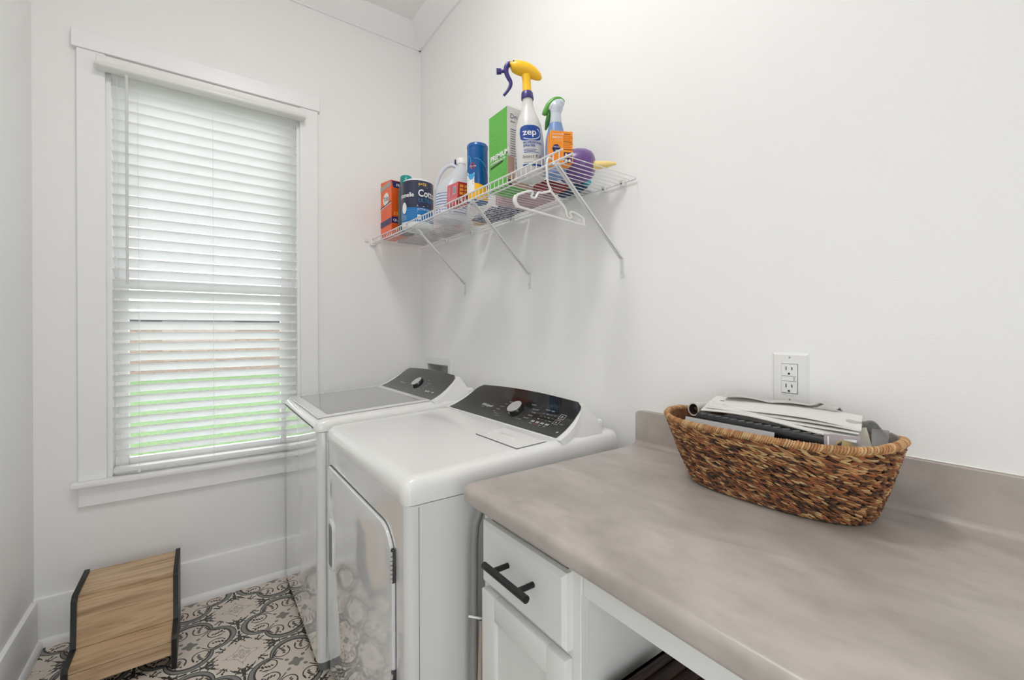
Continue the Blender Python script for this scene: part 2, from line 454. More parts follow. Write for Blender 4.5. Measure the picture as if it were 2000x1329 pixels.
for lo, hi in (((EXA + .03, YB - .07, .01), (EXA + .10, YB - .03, 2.05)), ((EXB - .10, YB - .07, .01), (EXB - .03, YB - .03, 2.05)), ((EXA + .10, YB - .07, .01), (EXB - .10, YB - .03, .16)), ((EXA + .10, YB - .07, 1.95), (EXB - .10, YB - .03, 2.05))): w.box(lo, hi, TRIM, .003, 1)
dd2 = struct(w.build('door_2'))
MB().box((EXA + .095, YB - .053, .155), (EXB - .095, YB - .047, 1.955), GLASS).build('pane', dd2)
# crown moulding, baseboards and shoe mouldings
def crown_prof(): return [(0, 3.01), (0, ZC), (0.1, ZC), (0.1, 3.10), (0.092, 3.094), (0.012, 3.016), (0.012, 3.01)]
struct(MB().prism([(-a, z) for a, z in crown_prof()], XL, 0.0, 0, TRIM, T=None).build('trim_1'))
struct(MB().prism([(-a, z) for a, z in crown_prof()], YB, -0.0005, 1, TRIM).build('trim_2'))
bb = [(0, 0), (0.018, 0), (0.018, 0.018), (0.030, 0.012), (0.030, 0), (0.0301, 0)]
def base_prof(): return [(0, 0.192), (0.014, 0.190), (0.016, 0.184), (0.016, 0.030), (0.022, 0.029), (0.029, 0.021), (0.031, 0.010), (0.031, 0.0), (0, 0)]
struct(MB().prism([(-a, z) for a, z in base_prof()], XL, 0.0, 0, TRIM).build('baseboard_back'))
struct(MB().prism([(XL + a, z) for a, z in base_prof()], DYB + .0805, -0.031, 1, TRIM).build('baseboard_left'))

# ------------------------------------------------------------------ window
w = MB()
w.box((WX0, 0, WZ0), (WX0 + .012, 0.14, WZ1), TRIM); w.box((WX1 - .012, 0, WZ0), (WX1, 0.14, WZ1), TRIM)
w.box((WX0, 0, WZ1 - .012), (WX1, 0.14, WZ1), TRIM)
win = struct(w.build('window_1'))
w = MB()
w.box((-1.541, -0.018, WZ0), (-1.451, 0, 2.456), TRIM, .002, 1); w.box((-0.692, -0.018, WZ0), (-0.605, 0, 2.456), TRIM, .002, 1)
w.box((-1.555, -0.025, 2.456), (-0.594, 0, 2.531), TRIM, .002, 1)
w.build('casing', win)
MB().box((-1.560, -0.046, 0.618), (-0.585, 0.06, 0.640), TRIM, .004, 2).build('window_sill', win)
MB().box((-1.541, -0.018, 0.533), (-0.605, 0, 0.618), TRIM, .002, 1).build('apron', win)
def sash(y0, y1, x0, x1, z0, z1, gx0, gx1, gz0, gz1, name):
    w = MB()
    w.box((x0, y0, z0), (gx0, y1, z1), TRIM, .003, 1); w.box((gx1, y0, z0), (x1, y1, z1), TRIM, .003, 1)
    w.box((gx0, y0, z0), (gx1, y1, gz0), TRIM, .003, 1); w.box((gx0, y0, gz1), (gx1, y1, z1), TRIM, .003, 1)
    o = w.build('sash', win)
    g = MB(); ym = (y0 + y1) / 2
    g.box((gx0 - .004, ym - .002, gz0 - .004), (gx1 + .004, ym + .002, gz1 + .004), GLASS).build('pane', o)
sash(0.052, 0.082, WX0 + .012, WX1 - .012, 0.642, 1.500, -1.386, -0.778, 0.700, 1.462, 'lower')
sash(0.086, 0.116, WX0 + .012, WX1 - .012, 1.470, 2.408, -1.396, -0.768, 1.510, 2.36, 'upper')

# outdoors: lawn and the low brick wall of the neighbour
struct(MB().box((-30, 0.3, -0.45), (30, 60, -0.25), GRASS).build('ground'))
o = MB().box((-25, 17.6, -0.25), (28, 17.95, 1.55), BRICK)
o.box((-25, 17.5, 1.55), (28, 18.05, 1.74), mat('dark_coping', (64, 66, 68), 0.8))
tag(o.build('brick_wall', at=(0, 17.7, -0.25)), 'low pale brick wall with dark coping beyond the lawn outside', 'wall')

# ------------------------------------------------------------------ blind
bl = thing('window_blind', 'white horizontal slat blind lowered over the window, slats tilted open', 'blind', (-1.07, -0.02, 0.66))
s = MB(); pitch = 0.0462; th = math.radians(42); ww = 0.0255
z = 0.740
while z < 2.37:
    pts = []
    for k in range(5):
        t = (k / 4 - 0.5) * 2
        yy = t * ww * math.cos(th); zz = -t * ww * math.sin(th) + 0.0022 * (1 - t * t)
        pts.append((yy, zz))
    top = [(0.004 + a, z + b_ + .0012) for a, b_ in pts]; bot = [(0.004 + a, z + b_ - .0012) for a, b_ in pts][::-1]
    s.prism(top + bot, -1.432, -0.708, 0, SLAT)
    z += pitch
s.build('slats', bl)
s = MB()
s.prism([(-.066, 2.378), (-.074, 2.384), (-.074, 2.396), (-.066, 2.402), (-.066, 2.428), (-.02, 2.432), (-.02, 2.378)], -1.474, -0.672, 0, PLASW, .002, 1)
s.box((-1.432, -.018, 2.375), (-.708, .035, 2.412), PLASW)
s.build('valance', bl)
MB().box((-1.432, -.022, 0.655), (-.708, .030, 0.676), PLASW, .006, 2).build('bottom_rail', bl)
for x in (-1.412, -1.345, -1.072, -0.735):
    s = MB()
    for yy in (-.020, .028): s.tube([(x, yy, 0.676), (x, yy, 2.38)], .0007, mat('cord', (232, 232, 232), .7), 5)
    s.build('ladder_cord', bl)
s = MB(); s.tube([(-1.378, -.060, 1.474), (-1.378, -.060, 2.37)], .0052, mat('wand_plastic', (214, 214, 214), .3), 8)
s.tube([(-1.378, -.060, 2.368), (-1.378, -.045, 2.380)], .003, PLASW, 6)
s.build('tilt_wand', bl)
s = MB(); s.lathe([(.004, 0), (.006, .004), (.004, .014), (.002, .018)], (-1.345, -.028, 0.648), PLASW, 10).build('cord_tassel', bl)

# ------------------------------------------------------------------ washer supply box in the wall
sb = thing('supply_box', 'white recessed plastic washer supply box in the wall corner behind the appliances', 'box', (0, -.23, .93))
s = MB(); t = .006
for lo, hi in (((-t, -.405, HZ1), (0, -.062, 1.115)), ((-t, -.405, .90), (0, HY0, HZ1)), ((-t, HY1, .90), (0, -.062, HZ1)), ((-t, HY0, .90), (0, HY1, HZ0))): s.box(lo, hi, PLASW, .0015, 1)
s.build('frame', sb)
GREYIN = mat('recess_grey', (196, 196, 196), .6)
s = MB(); s.box((0, HY0, HZ0), (.09, HY0 + .004, HZ1), GREYIN); s.box((0, HY1 - .004, HZ0), (.09, HY1, HZ1), GREYIN); s.box((.086, HY0, HZ0), (.09, HY1, HZ1), GREYIN)
s.box((0, HY0, HZ1 - .004), (.09, HY1, HZ1), GREYIN); s.box((0, HY0, HZ0), (.09, HY1, HZ0 + .004), GREYIN)
s.build('recess', sb)
for y in (-.16, -.30):
    s = MB(); s.tube([(.045, y, HZ0 + .004), (.045, y, HZ0 + .06), (.03, y, HZ0 + .075)], .010, CHROME, 10); s.box((.030, y - .02, HZ0 + .07), (.044, y + .02, HZ0 + .08), mat('valve_red', (150, 40, 36), .5), .002, 1)
    s.build('valve', sb)

# ------------------------------------------------------------------ appliances
def surf(prof):
    # prof: list of (x,z); returns F(u=y, v=arc length) with offset
    P = [Vector((a, b)) for a, b in prof]; L = [0]
    for a, b in zip(P[:-1], P[1:]): L.append(L[-1] + (b - a).length)
    def F(y, v, off=0.0):
        v = max(-.02, min(L[-1] + .02, v)); i = 0
        while i < len(P) - 2 and v > L[i + 1]: i += 1
        d = (P[i + 1] - P[i]).normalized(); q = P[i] + d * (v - L[i]); n = Vector((-d.y, d.x))
        return Vector((q.x + n.x * off, y, q.y + n.y * off))
    return F, L[-1]

def appliance(root, XF, YR, YL, ZS, ZT0, ZT1, xc, ctop, pan, arch=.010):
    """XF front x, YR/YL sides, ZS seam height, ZT0/ZT1 top heights front/back, xc x where console starts, ctop=(x,z) console top"""
    BX = -.035
    # body
    s = MB()
    b = bmesh.new(); bmesh.ops.create_cube(b, size=1)
    lo = (XF, YR, .045); hi = (BX, YL, ZS)
    for v in b.verts: v.co = Vector([lo[i] if v.co[i] < 0 else hi[i] for i in range(3)])
    es = [e for e in b.edges if abs(e.verts[0].co.x - XF) < 1e-5 and abs(e.verts[1].co.x - XF) < 1e-5 and abs(e.verts[0].co.z - e.verts[1].co.z) > .1]
    bmesh.ops.bevel(b, geom=es, offset=.022, segments=6, affect='EDGES', profile=0.5)
    s.bm(b, ENFRONT)
    s.box((XF + .03, YR - .0006, .06), (XF + .0312, YR + .001, ZS - .004), SEAM)
    s.build('body', root)
    # top with a soft rounded rim
    s = MB()
    prof = [(XF - .003, ZS + .003), (XF - .006, ZS + .008), (XF - .006, max(ZS + .010, ZT0 - .030)), (XF - .001, ZT0 - .014), (XF + .012, ZT0 - .003), (XF + .032, ZT0 + .001), (xc, ZT1 - .004), (BX, ZT1 - .004), (BX, ZS + .003)]
    b = bmesh.new(); n = len(prof)
    secs = []
    R = .030
    for (t, ins, dz) in ((0, 0, -1.0), (0.0, 0, -.55), (.10, .004, -.25), (.3, .012, -.08), (.55, .024, -.01), (1, .036, 0)):
        secs.append((YR + ins, dz))
    rows = []
    secs = [(0.0, .30), (.001, .60), (.005, .80), (.012, .925), (.023, .985), (.038, 1.0)]
    order = [(YR + i, k, i) for i, k in secs] + [(YL - i, k, i) for i, k in secs[::-1]]
    for (y, k, ins) in order:
        row = []
        for i, (x, z) in enumerate(prof):
            cr = .020 * (1 - math.sqrt(max(0, 1 - (1 - min(1, ins / .020)) ** 2)))
            xx = max(x, XF - .006 + cr) if i <= 5 else x
            row.append(b.verts.new((xx, y, ZS + .002 + (z - ZS - .003) * k)))
        rows.append(row)
    b.faces.new(rows[0]); b.faces.new(rows[-1][::-1])
    for r0, r1 in zip(rows[:-1], rows[1:]):
        for i in range(n): b.faces.new((r0[i], r1[i], r1[(i + 1) % n], r0[(i + 1) % n]))
    bmesh.ops.recalc_face_normals(b, faces=b.faces)
    s.bm(b, ENAMEL)
    s.build('top', root, angle=50)
    # console: concave front slope, sloping back
    cx, cz = ctop
    d = Vector((cx - xc, cz - ZT1))
    fr = []
    for k in range(9):
        t = k / 8; bend = .010 * math.sin(PI * t) * (1 - .4 * t)
        fr.append((xc + d.x * t + bend * .6, ZT1 + d.y * t - bend * .6))
    fr[0] = (xc - .012, ZT1 - .004)
    back = [(cx + .006, cz + .003), (cx + .013, cz - .002), (cx + .032, cz - .045), (cx + .055, cz - .125), (xc + .02, ZT1 - .045)]
    outline = fr + back
    b = bmesh.new(); rows = []
    yl0, yr0 = YL - .012, YR + .006
    N = 24
    for j in range(N + 1):
        t = j / N; y = yr0 + (yl0 - yr0) * t
        row = []
        for i, (x, z) in enumerate(outline):
            h = max(0, (z - ZT1) / (cz - ZT1))
            h = min(1.0, h); yy = y + (.5 - t) * 2 * (.012 * h + pan[2] * h ** 1.3)
            zz = z + arch * math.sin(PI * t) * h ** 2
            row.append(b.verts.new((x, yy, zz)))
        rows.append(row)
    n = len(outline); b.faces.new(rows[0]); b.faces.new(rows[-1][::-1])
    for r0, r1 in zip(rows[:-1], rows[1:]):
        for i in range(n): b.faces.new((r0[i], r1[i], r1[(i + 1) % n], r0[(i + 1) % n]))
    bmesh.ops.recalc_face_normals(b, faces=b.faces)
    s = MB(); s.bm(b, ENAMEL)
    # rear cover hump
    s.box((cx + .020, YR + .035, ZT1 - .04), (cx + .075, YL - .035, cz - .048), ENAMEL, .012, 3)
    con = s.build('console', root, angle=50)
    # glossy black fascia following the slope
    F, L = surf(fr)
    py0, py1 = pan[:2]          # right (more negative), left
    s = MB()
    def G(off):
        def g(u, v, o=0.0):      # u measured from left edge toward the right, v up the slope
            y = py1 - u
            t = (y - yr0) / (yl0 - yr0); q = F(y, v, off + o)
            h = max(0, (q.z - ZT1) / (cz - ZT1)); q.z += arch * math.sin(PI * min(1, max(0, t))) * h ** 2
            return q
        return Surf(g)
    W = py1 - py0; g = G(.0012); NU = 40; NV = 12
    vs = []; fs = []
    for j in range(NV + 1):
        v = .006 + (L - .003) * j / NV
        # corner rounding and sweep outward toward the foot
        f = j / NV
        ins = pan[2] * .62 * f ** 1.3 + (.026 * (1 - math.sqrt(max(0, 1 - ((f - .8) / .2) ** 2))) if f > .8 else 0)
        for i in range(NU + 1):
            u = ins + (W - 2 * ins) * i / NU
            vs.append(g(u, v))
    fs = [[j * (NU + 1) + i, j * (NU + 1) + i + 1, (j + 1) * (NU + 1) + i + 1, (j + 1) * (NU + 1) + i] for j in range(NV) for i in range(NU)]
    s.add(vs, fs, BLKGLASS)
    return con, s, G, W, L, F

# dryer ---------------------------------------------------------------
dr = thing('dryer', 'white front-loading dryer with black console, beside the counter', 'dryer', (-.39, -1.23, 0))
con, s, G, W, L, F = appliance(dr, -.745, -1.602, -.855, .862, .925, .948, -.262, (-.130, 1.026), (-1.572, -.893, .040), .013)
g = G(.0018)
def U(y): return -.893 - y
s.text(g, 'Whirlpool', U(-1.062), .066, .013, PRINTW, .95)
s.line(g, [(U(-1.075), .058), (U(-1.092), .058)], .0015, PRINT)
lbl = [('NORMAL', -1.205, .108), ('BULKY', -1.190, .095), ('DELICATE', -1.178, .080), ('CASUAL', -1.170, .064), ('STEAM', -1.165, .050), ('TIMED DRY', -1.185, .040), ('DAMP DRY', -1.205, .030)]
for t_, y, v in lbl: s.text(g, t_, U(y), v, .0042, PRINT)
for t_, y, v in [('WRINKLE', -1.330, .117), ('HEAVY DUTY', -1.350, .100), ('TOWELS', -1.360, .086), ('NORMAL', -1.358, .071), ('SANITIZE', -1.350, .056), ('QUICK DRY', -1.320, .042)]: s.text(g, t_, U(y), v, .0042, PRINT)
for i in range(4):
    for j in range(3): s.line(g, [(U(-1.415 - .019 * i), .068 + .014 * j), (U(-1.425 - .019 * i), .068 + .014 * j)], .002, PRINTDIM if (i + j) % 3 else PRINT)
s.text(g, 'LESS DRY   MORE', U(-1.415), .110, .004, PRINT)
for i in range(4):
    u0 = U(-1.400) + i * .024; s.rect(g, u0, .046, u0 + .018, .056, PRINTDIM); s.line(g, [(u0 + .002, .040), (u0 + .014, .040)], .002, mat('red_print', (190, 90, 80), .5) if i == 1 else PRINT)
    for k in range(3): s.line(g, [(u0 + .004 + .005 * k, .047), (u0 + .004 + .005 * k, .055)], .0012, PRINTW)
for (y, v) in ((-1.497, .088), (-1.494, .062)):
    u0 = U(y); s.line(g, [(u0, v), (u0 + .024, v), (u0 + .024, v + .020), (u0, v + .020), (u0, v)], .0013, PRINT)
    s.text(g, 'D' if v > .08 else 'II', u0 + .008, v + .006, .008, PRINTW)
s.text(g, 'HOLD', U(-1.525), .066, .004, PRINT)
s.disc(g, U(-1.552), .030, .004, .004, PRINT)
s.build('control_panel', con)
def knob(con, F, y, v, R, H):
    q = F(y, v); q2 = F(y, v + .01); d = (q2 - q).normalized(); n = Vector((0, 1, 0)).cross(d); n = n if n.x < 0 else -n
    T = Matrix((d, Vector((0, -1, 0)), n)).transposed().to_4x4(); T.translation = q
    s = MB(); s.lathe([(R, 0), (R, H * .85), (R * .96, H)], (0, 0, 0), KNOBSIDE, 36, T=T)
    s.lathe([(R * .95, H * 1.001), (R * .93, H * 1.06), (.001, H * 1.07)], (0, 0, 0), CHROME, 36, T=T)
    s.box((-.001, -.0018, H * .2), (.001, .0018, H * .8), PRINTW, T=T @ Matrix.Translation((-R, 0, 0)))
    s.build('knob', con)
knob(con, F, -1.268, .088, .0310, .015)
# door
XD = -.745
dr_door = []
def rr(y0, z0, y1, z1, rs, n=8):
    pts = []
    for (cy_, cz_, a0, r) in ((y1 - rs[0], z0 + rs[0], -90, rs[0]), (y1 - rs[1], z1 - rs[1], 0, rs[1]), (y0 + rs[2], z1 - rs[2], 90, rs[2]), (y0 + rs[3], z0 + rs[3], 180, rs[3])):
        for k in range(n + 1):
            t = math.radians(a0 + 90 * k / n); pts.append((cy_ + r * math.cos(t), cz_ + r * math.sin(t)))
    return pts
y0, y1, z0, z1 = -1.534, -.888, .12, .785
s = MB()
s.prism(rr(y0 - .004, z0 - .004, y1 + .004, z1 + .004, (.02, .02, .09, .09)), XD - .0010, XD + .004, 0, SEAM)
s.prism(rr(y0, z0, y1, z1, (.02, .018, .086, .086)), XD - .009, XD + .004, 0, ENFRONT, .003, 3)
gD = faceX(XD - .0093, -.925, .686)
n = 26
s.line(gD, [(.014 + .013 * math.cos(2 * PI * k / n), .031 + .031 * math.sin(2 * PI * k / n)) for k in range(n + 1)], .0014, mat('badge_grey', (110, 110, 110), .5))
for k in range(3): s.line(gD, [(.006 + .005 * k, .010), (.008 + .005 * k, .052)], .002, mat('badge_grey', (110, 110, 110), .5))
s.line(gD, [(.006, .030), (.022, .034)], .0016, mat('badge_grey', (110, 110, 110), .5))
door = s.build('door', dr)
s = MB()
s.prism(rr(-.972, .432, -.914, .606, (.012, .012, .024, .024)), XD - .013, XD - .008, 0, PLASW, .002, 2)
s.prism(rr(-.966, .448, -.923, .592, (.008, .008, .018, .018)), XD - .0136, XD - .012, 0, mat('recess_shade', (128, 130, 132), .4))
s.build('handle', door)
for (a, c_) in ((.665, .745), (.375, .455)):
    s = MB(); s.box((XD - .0105, -1.540, a), (XD - .002, -1.530, c_), KNOBSIDE, .001, 1)
    for k in range(7): s.tube([(XD - .012, -1.539, a + .004 + .0105 * k), (XD - .012, -1.539, a + .012 + .0105 * k)], .003, CHROME, 8)
    s.build('hinge', dr)
# lint filter door on the top
def topz(x, XF, ZT0, ZT1, xc): return ZT0 + .001 + (ZT1 - .005 - ZT0) * (x - XF - .032) / (xc - XF - .032)
s = MB()
zt = lambda x: topz(x, -.745, .925, .948, -.262)
s.add([(-.414, -1.352, zt(-.414) + .0004), (-.414, -1.572, zt(-.414) + .0004), (-.306, -1.572, zt(-.306) + .0004), (-.306, -1.352, zt(-.306) + .0004)], [[0, 1, 2, 3]], SEAM)
vs = [(-.411, -1.355, zt(-.411)), (-.411, -1.571, zt(-.411)), (-.306, -1.571, zt(-.306)), (-.306, -1.355, zt(-.306))]
s.add([Vector(q) for q in vs] + [Vector(q) + Vector((0, 0, .0012)) for q in vs], [[4, 5, 6, 7], [0, 1, 5, 4], [1, 2, 6, 5], [2, 3, 7, 6], [3, 0, 4, 7]], PLASW, False)
s.box((-.372, -1.50, zt(-.36) + .0005), (-.345, -1.40, zt(-.36) + .0030), PLASW, .001, 2)
s.build('lint_door', dr)
for y in (-1.56, -.90):
    for x in (-.70, -.09): MB().lathe([(.022, 0), (.022, .03), (.012, .05)], (x, y, 0), BLACKM, 14).build('foot', dr)

# washer --------------------------------------------------------------
wa = thing('washer', 'white top-loading washer with grey glass lid, in the corner by the window', 'washing machine', (-.41, -.47, 0))
con, s, G, W, L, F = appliance(wa, -.778, -.835, -.105, .893, .938, .966, -.300, (-.165, 1.052), (-.792, -.155, .040), .013)
g = G(.0018)
def U(y): return -.155 - y
s.text(g, 'Whirlpool', U(-.290), .066, .013, PRINT, .95)
s.text(g, 'HE', U(-.27), .035, .010, PRINTDIM)
for t_, y, v in [('BULKY', -.41, .085), ('COLORS', -.40, .070), ('QUICK', -.41, .052), ('DRAIN', -.44, .036), ('NORMAL', -.555, .115), ('HEAVY DUTY', -.575, .098), ('WHITES', -.58, .082), ('SOAK', -.58, .066), ('RINSE', -.56, .050), ('DELICATES', -.535, .036)]: s.text(g, t_, U(y), v, .0042, PRINT)
for i in range(4):
    for j in range(3): s.line(g, [(U(-.655 - .019 * i), .075 + .014 * j), (U(-.665 - .019 * i), .075 + .014 * j)], .002, PRINTDIM)
for i in range(4): s.rect(g, U(-.640) + i * .024, .048, U(-.640) + i * .024 + .017, .058, PRINT if i != 2 else PRINTDIM)
s.build('control_panel', con)
knob(con, F, -.475, .092, .0310, .015)
zt = lambda x: topz(x, -.778, .938, .966, -.300)
s = MB()
def slab(s, x0, x1, y0, y1, h0, h1, m, r=0):
    vs = [(x0, y0, zt(x0) + h0), (x0, y1, zt(x0) + h0), (x1, y1, zt(x1) + h0), (x1, y0, zt(x1) + h0)]
    v2 = [(q[0], q[1], q[2] + h1 - h0) for q in vs]
    b = bmesh.new(); a = [b.verts.new(q) for q in vs]; c = [b.verts.new(q) for q in v2]
    b.faces.new(a[::-1]); b.faces.new(c)
    for i in range(4): b.faces.new((a[i], a[(i + 1) % 4], c[(i + 1) % 4], c[i]))
    bmesh.ops.recalc_face_normals(b, faces=b.faces)
    if r: bmesh.ops.bevel(b, geom=list(b.edges), offset=r, segments=2, affect='EDGES')
    s.bm(b, m)
slab(s, -.768, -.310, -.792, -.148, .000, .006, ENAMEL, .0025)
lid = s.build('lid', wa)
s = MB(); slab(s, -.728, -.342, -.762, -.176, .0055, .0066, LIDGLASS, .0003)
s.build('lid_window', lid)
s = MB(); s.box((-.7855, -.80, .905), (-.7835, -.14, .909), SEAM); s.build('seam', wa)
for y in (-.79, -.15):
    for x in (-.745, -.09): MB().lathe([(.024, 0), (.024, .03), (.012, .05)], (x, y, 0), mat('foot_grey', (120, 120, 120), .6), 14).build('foot', wa)

# ------------------------------------------------------------------ counter
YC = -1.662
ct = thing('countertop', 'grey stone-look laminate countertop with a low backsplash', 'countertop', (-.3, -2.3, .876))
def counter_ring(ins, z):
    rc = .024; o = [(0, YC - ins, z)]
    for k in range(9):
        t = math.radians(90 + 90 * k / 8); o.append((-.640 + rc + (rc - ins) * math.cos(t), YC - rc + (rc - ins) * math.sin(t), z))
    return o + [(-.640 + ins, -3.2, z), (0, -3.2, z)]
rings = [counter_ring(.006, .876), counter_ring(.001, .879), counter_ring(0, .884), counter_ring(0, .899)] + [counter_ring(.015 * (1 - math.cos(math.radians(a_))), .899 + .015 * math.sin(math.radians(a_))) for a_ in (18, 36, 54, 72, 90)]
s = MB(); nr = len(rings[0]); vs = [q for r_ in rings for q in r_]
fs = [[i * nr + k, i * nr + (k + 1) % nr, (i + 1) * nr + (k + 1) % nr, (i + 1) * nr + k] for i in range(len(rings) - 1) for k in range(nr)]
s.add(vs, fs + [list(range(nr))[::-1], [(len(rings) - 1) * nr + k for k in range(nr)]], LAM)
s.build('slab', ct, angle=50)
s = MB()
pts = [(YC, .912), (YC, 1.000)] + [(YC - .016 + .016 * math.cos(math.radians(a)), 1.000 + .016 * math.sin(math.radians(a))) for a in range(15, 91, 15)] + [(-3.2, 1.016), (-3.2, .912)]
s.prism(pts, -.020, 0, 0, LAM)
cove = [(-.020, .911), (-.020, .926)] + [(-.020 - .012 * (1 - math.cos(math.radians(a))), .914 + .012 * (1 - math.sin(math.radians(a)))) for a in range(0, 91, 18)] + [(-.034, .911)]
s.prism(cove, -3.2, YC, 1, LAM)
s.build('backsplash', ct)
s = MB(); s.box((-.001, -3.2, 1.0155), (-.0045, YC - .03, 1.019), mat('caulk', (236, 234, 228), .4), .0015, 1); s.build('caulk_bead', ct)

# ------------------------------------------------------------------ cabinet
cb = thing('base_cabinet', 'white base cabinet with one drawer over a door beneath the counter', 'cabinet', (-.3, -1.85, 0))
XC = -.592; CY0, CY1 = -2.003, -1.692
s = MB()
s.box((XC + .02, CY1 - .018, .10), (-.005, CY1, .876), CAB); s.box((XC + .02, CY0, 0), (-.005, CY0 + .018, .876), CAB)
s.box((XC + .021, CY0 + .018, .10), (-.005, CY1 - .018, .118), CAB); s.box((XC + .07, CY0, 0), (XC + .085, CY1, .10), CAB)
s.box((XC, CY0, .10), (XC + .02, CY0 + .030, .876), CAB, .001, 1); s.box((XC, CY1 - .030, .10), (XC + .02, CY1, .876), CAB, .001, 1)
for za, zb_ in ((.845, .8755), (.672, .706), (.1005, .14)): s.box((XC + .0005, CY0 + .029, za), (XC + .0195, CY1 - .029, zb_), CAB)
s.build('body', cb)
DY0, DY1 = -1.983, -1.708
def slabdoor(s, z0, z1):
    b = bmesh.new(); bmesh.ops.create_cube(b, size=1)
    lo = (XC - .019, DY0, z0); hi = (XC, DY1, z1)
    for v in b.verts: v.co = Vector([lo[i] if v.co[i] < 0 else hi[i] for i in range(3)])
    return b, lo
s = MB(); b, lo = slabdoor(s, .703, .840)
f = [f for f in b.faces if all(abs(v.co.x - lo[0]) < 1e-6 for v in f.verts)]
bmesh.ops.inset_region(b, faces=f, thickness=.012)
for v in b.verts:
    if v.co.x < lo[0] + 1e-6 and (v.co.y < DY0 + .001 or v.co.y > DY1 - .001 or v.co.z < .704 or v.co.z > .839): v.co.x += .006
s.bm(b, CAB); s.box((XC - .001, DY0 + .02, .71), (-.15, DY1 - .02, .84), CAB)
dw = s.build('drawer', cb, angle=12)
s = MB(); s.tube([(-.650, -1.782, .782), (-.650, -1.925, .782)], .0072, BLACKM, 14)
for y in (-1.812, -1.895): s.tube([(-.650, y, .782), (XC - .018, y, .782)], .0056, BLACKM, 12)
s.build('handle', dw)
s = MB()
zb, zt_ = .12, .688
w_ = .052
s.box((XC - .019, DY0, zb), (XC, DY0 + w_, zt_), CAB, .003, 2); s.box((XC - .019, DY1 - w_, zb), (XC, DY1, zt_), CAB, .003, 2)
s.box((XC - .019, DY0 + w_ - .003, zt_ - w_), (XC, DY1 - w_ + .003, zt_), CAB, .003, 2); s.box((XC - .019, DY0 + w_ - .003, zb), (XC, DY1 - w_ + .003, zb + w_), CAB, .003, 2)
s.box((XC - .010, DY0 + w_ - .004, zb + w_ - .004), (XC - .002, DY1 - w_ + .004, zt_ - w_ + .004), CAB)
s.build('door', cb)
tag(MB().box((-.586, -3.2, .804), (-.566, CY0 - .0005, .876), CAB, .001, 1).build('apron_rail', at=(-.57, -2.6, .812)), 'plain white rail beneath the counter edge over the knee space', 'rail')
tag(MB().box((-.578, -3.2, 0), (-.01, -3.18, .876), CAB).build('end_panel', at=(-.3, -3.19, 0)), 'white support panel at the near end of the counter', 'panel')
# dark wooden bin in the knee space
db = MB()
x0, x1, y0, y1, zt2 = -.556, -.378, -2.125, -2.024, .640
for (lo, hi) in (((x0, y0, 0), (x1, y0 + .008, zt2)), ((x0, y1 - .008, 0), (x1, y1, zt2)), ((x0, y0, 0), (x0 + .008, y1, zt2)), ((x1 - .008, y0, 0), (x1, y1, zt2))): db.box(lo, hi, DWOOD, .001, 1)
db.box((x0, y0, zt2 - .012), (x1, y1, zt2), DWOOD, .001, 1); db.box((x0, y0, 0), (x1, y1, .01), DWOOD)
for k in range(3): db.box((x0 + .002, y0 + .02 + .027 * k, zt2), (x1 - .002, y0 + .034 + .027 * k, zt2 + .004), DWOOD, .001, 1)
tag(db.build('wooden_bin', at=((x0 + x1) / 2, (y0 + y1) / 2, 0)), 'dark brown streaked wooden box standing in the knee space', 'box')

# tube frame and cloth stored in the gap beside the dryer
tf = thing('ironing_board', 'folded grey tube frame with a beige cloth in the gap by the dryer', 'ironing board', (-.5, -1.645, 0))
GT = mat('grey_tube', (142, 142, 140), .4)
pts = [(-.36, -1.648, .855), (-.46, -1.648, .858), (-.545, -1.648, .850), (-.574, -1.647, .832), (-.588, -1.646, .800), (-.592, -1.646, .76), (-.594, -1.646, .6), (-.596, -1.646, .3), (-.596, -1.646, .02)]
s = MB(); s.tube(pts, .0085, GT, 12); s.tube([(p_[0] + .024, p_[1] - .022, p_[2] - .01) for p_ in pts], .0055, mat('dark_tube', (52, 52, 52), .5), 8)
s.tube([(-.610, -1.647, .590), (-.575, -1.672, .582)], .003, CHROME, 8)
s.build('frame', tf)
s = MB(); BE = mat('beige_cloth', (196, 184, 172), .9)
vs = []; NZ, NX = 14, 8
for i in range(NZ + 1):
    z = .585 - .56 * i / NZ; wd = .012 + .020 * min(1, i / 7) ** .8
    for j in range(NX + 1):
        t = j / NX
        vs.append((-.590 + .004 * math.sin(3 * t * PI + i * .3), -1.676 + wd * (1 - t), z))
fs = [[i * (NX + 1) + j, i * (NX + 1) + j + 1, (i + 1) * (NX + 1) + j + 1, (i + 1) * (NX + 1) + j] for i in range(NZ) for j in range(NX)]
s.add(vs, fs, BE); s.add([(v[0] + .15, v[1], v[2]) for v in vs], fs, BE)
nn = (NX + 1)
s.add(vs + [(v[0] + .15, v[1], v[2]) for v in vs], [[i * nn, (i + 1) * nn, (i + 1) * nn + len(vs), i * nn + len(vs)] for i in range(NZ)] + [[i * nn + NX, (i + 1) * nn + NX, (i + 1) * nn + NX + len(vs), i * nn + NX + len(vs)] for i in range(NZ)], BE)
s.build('cover', tf)

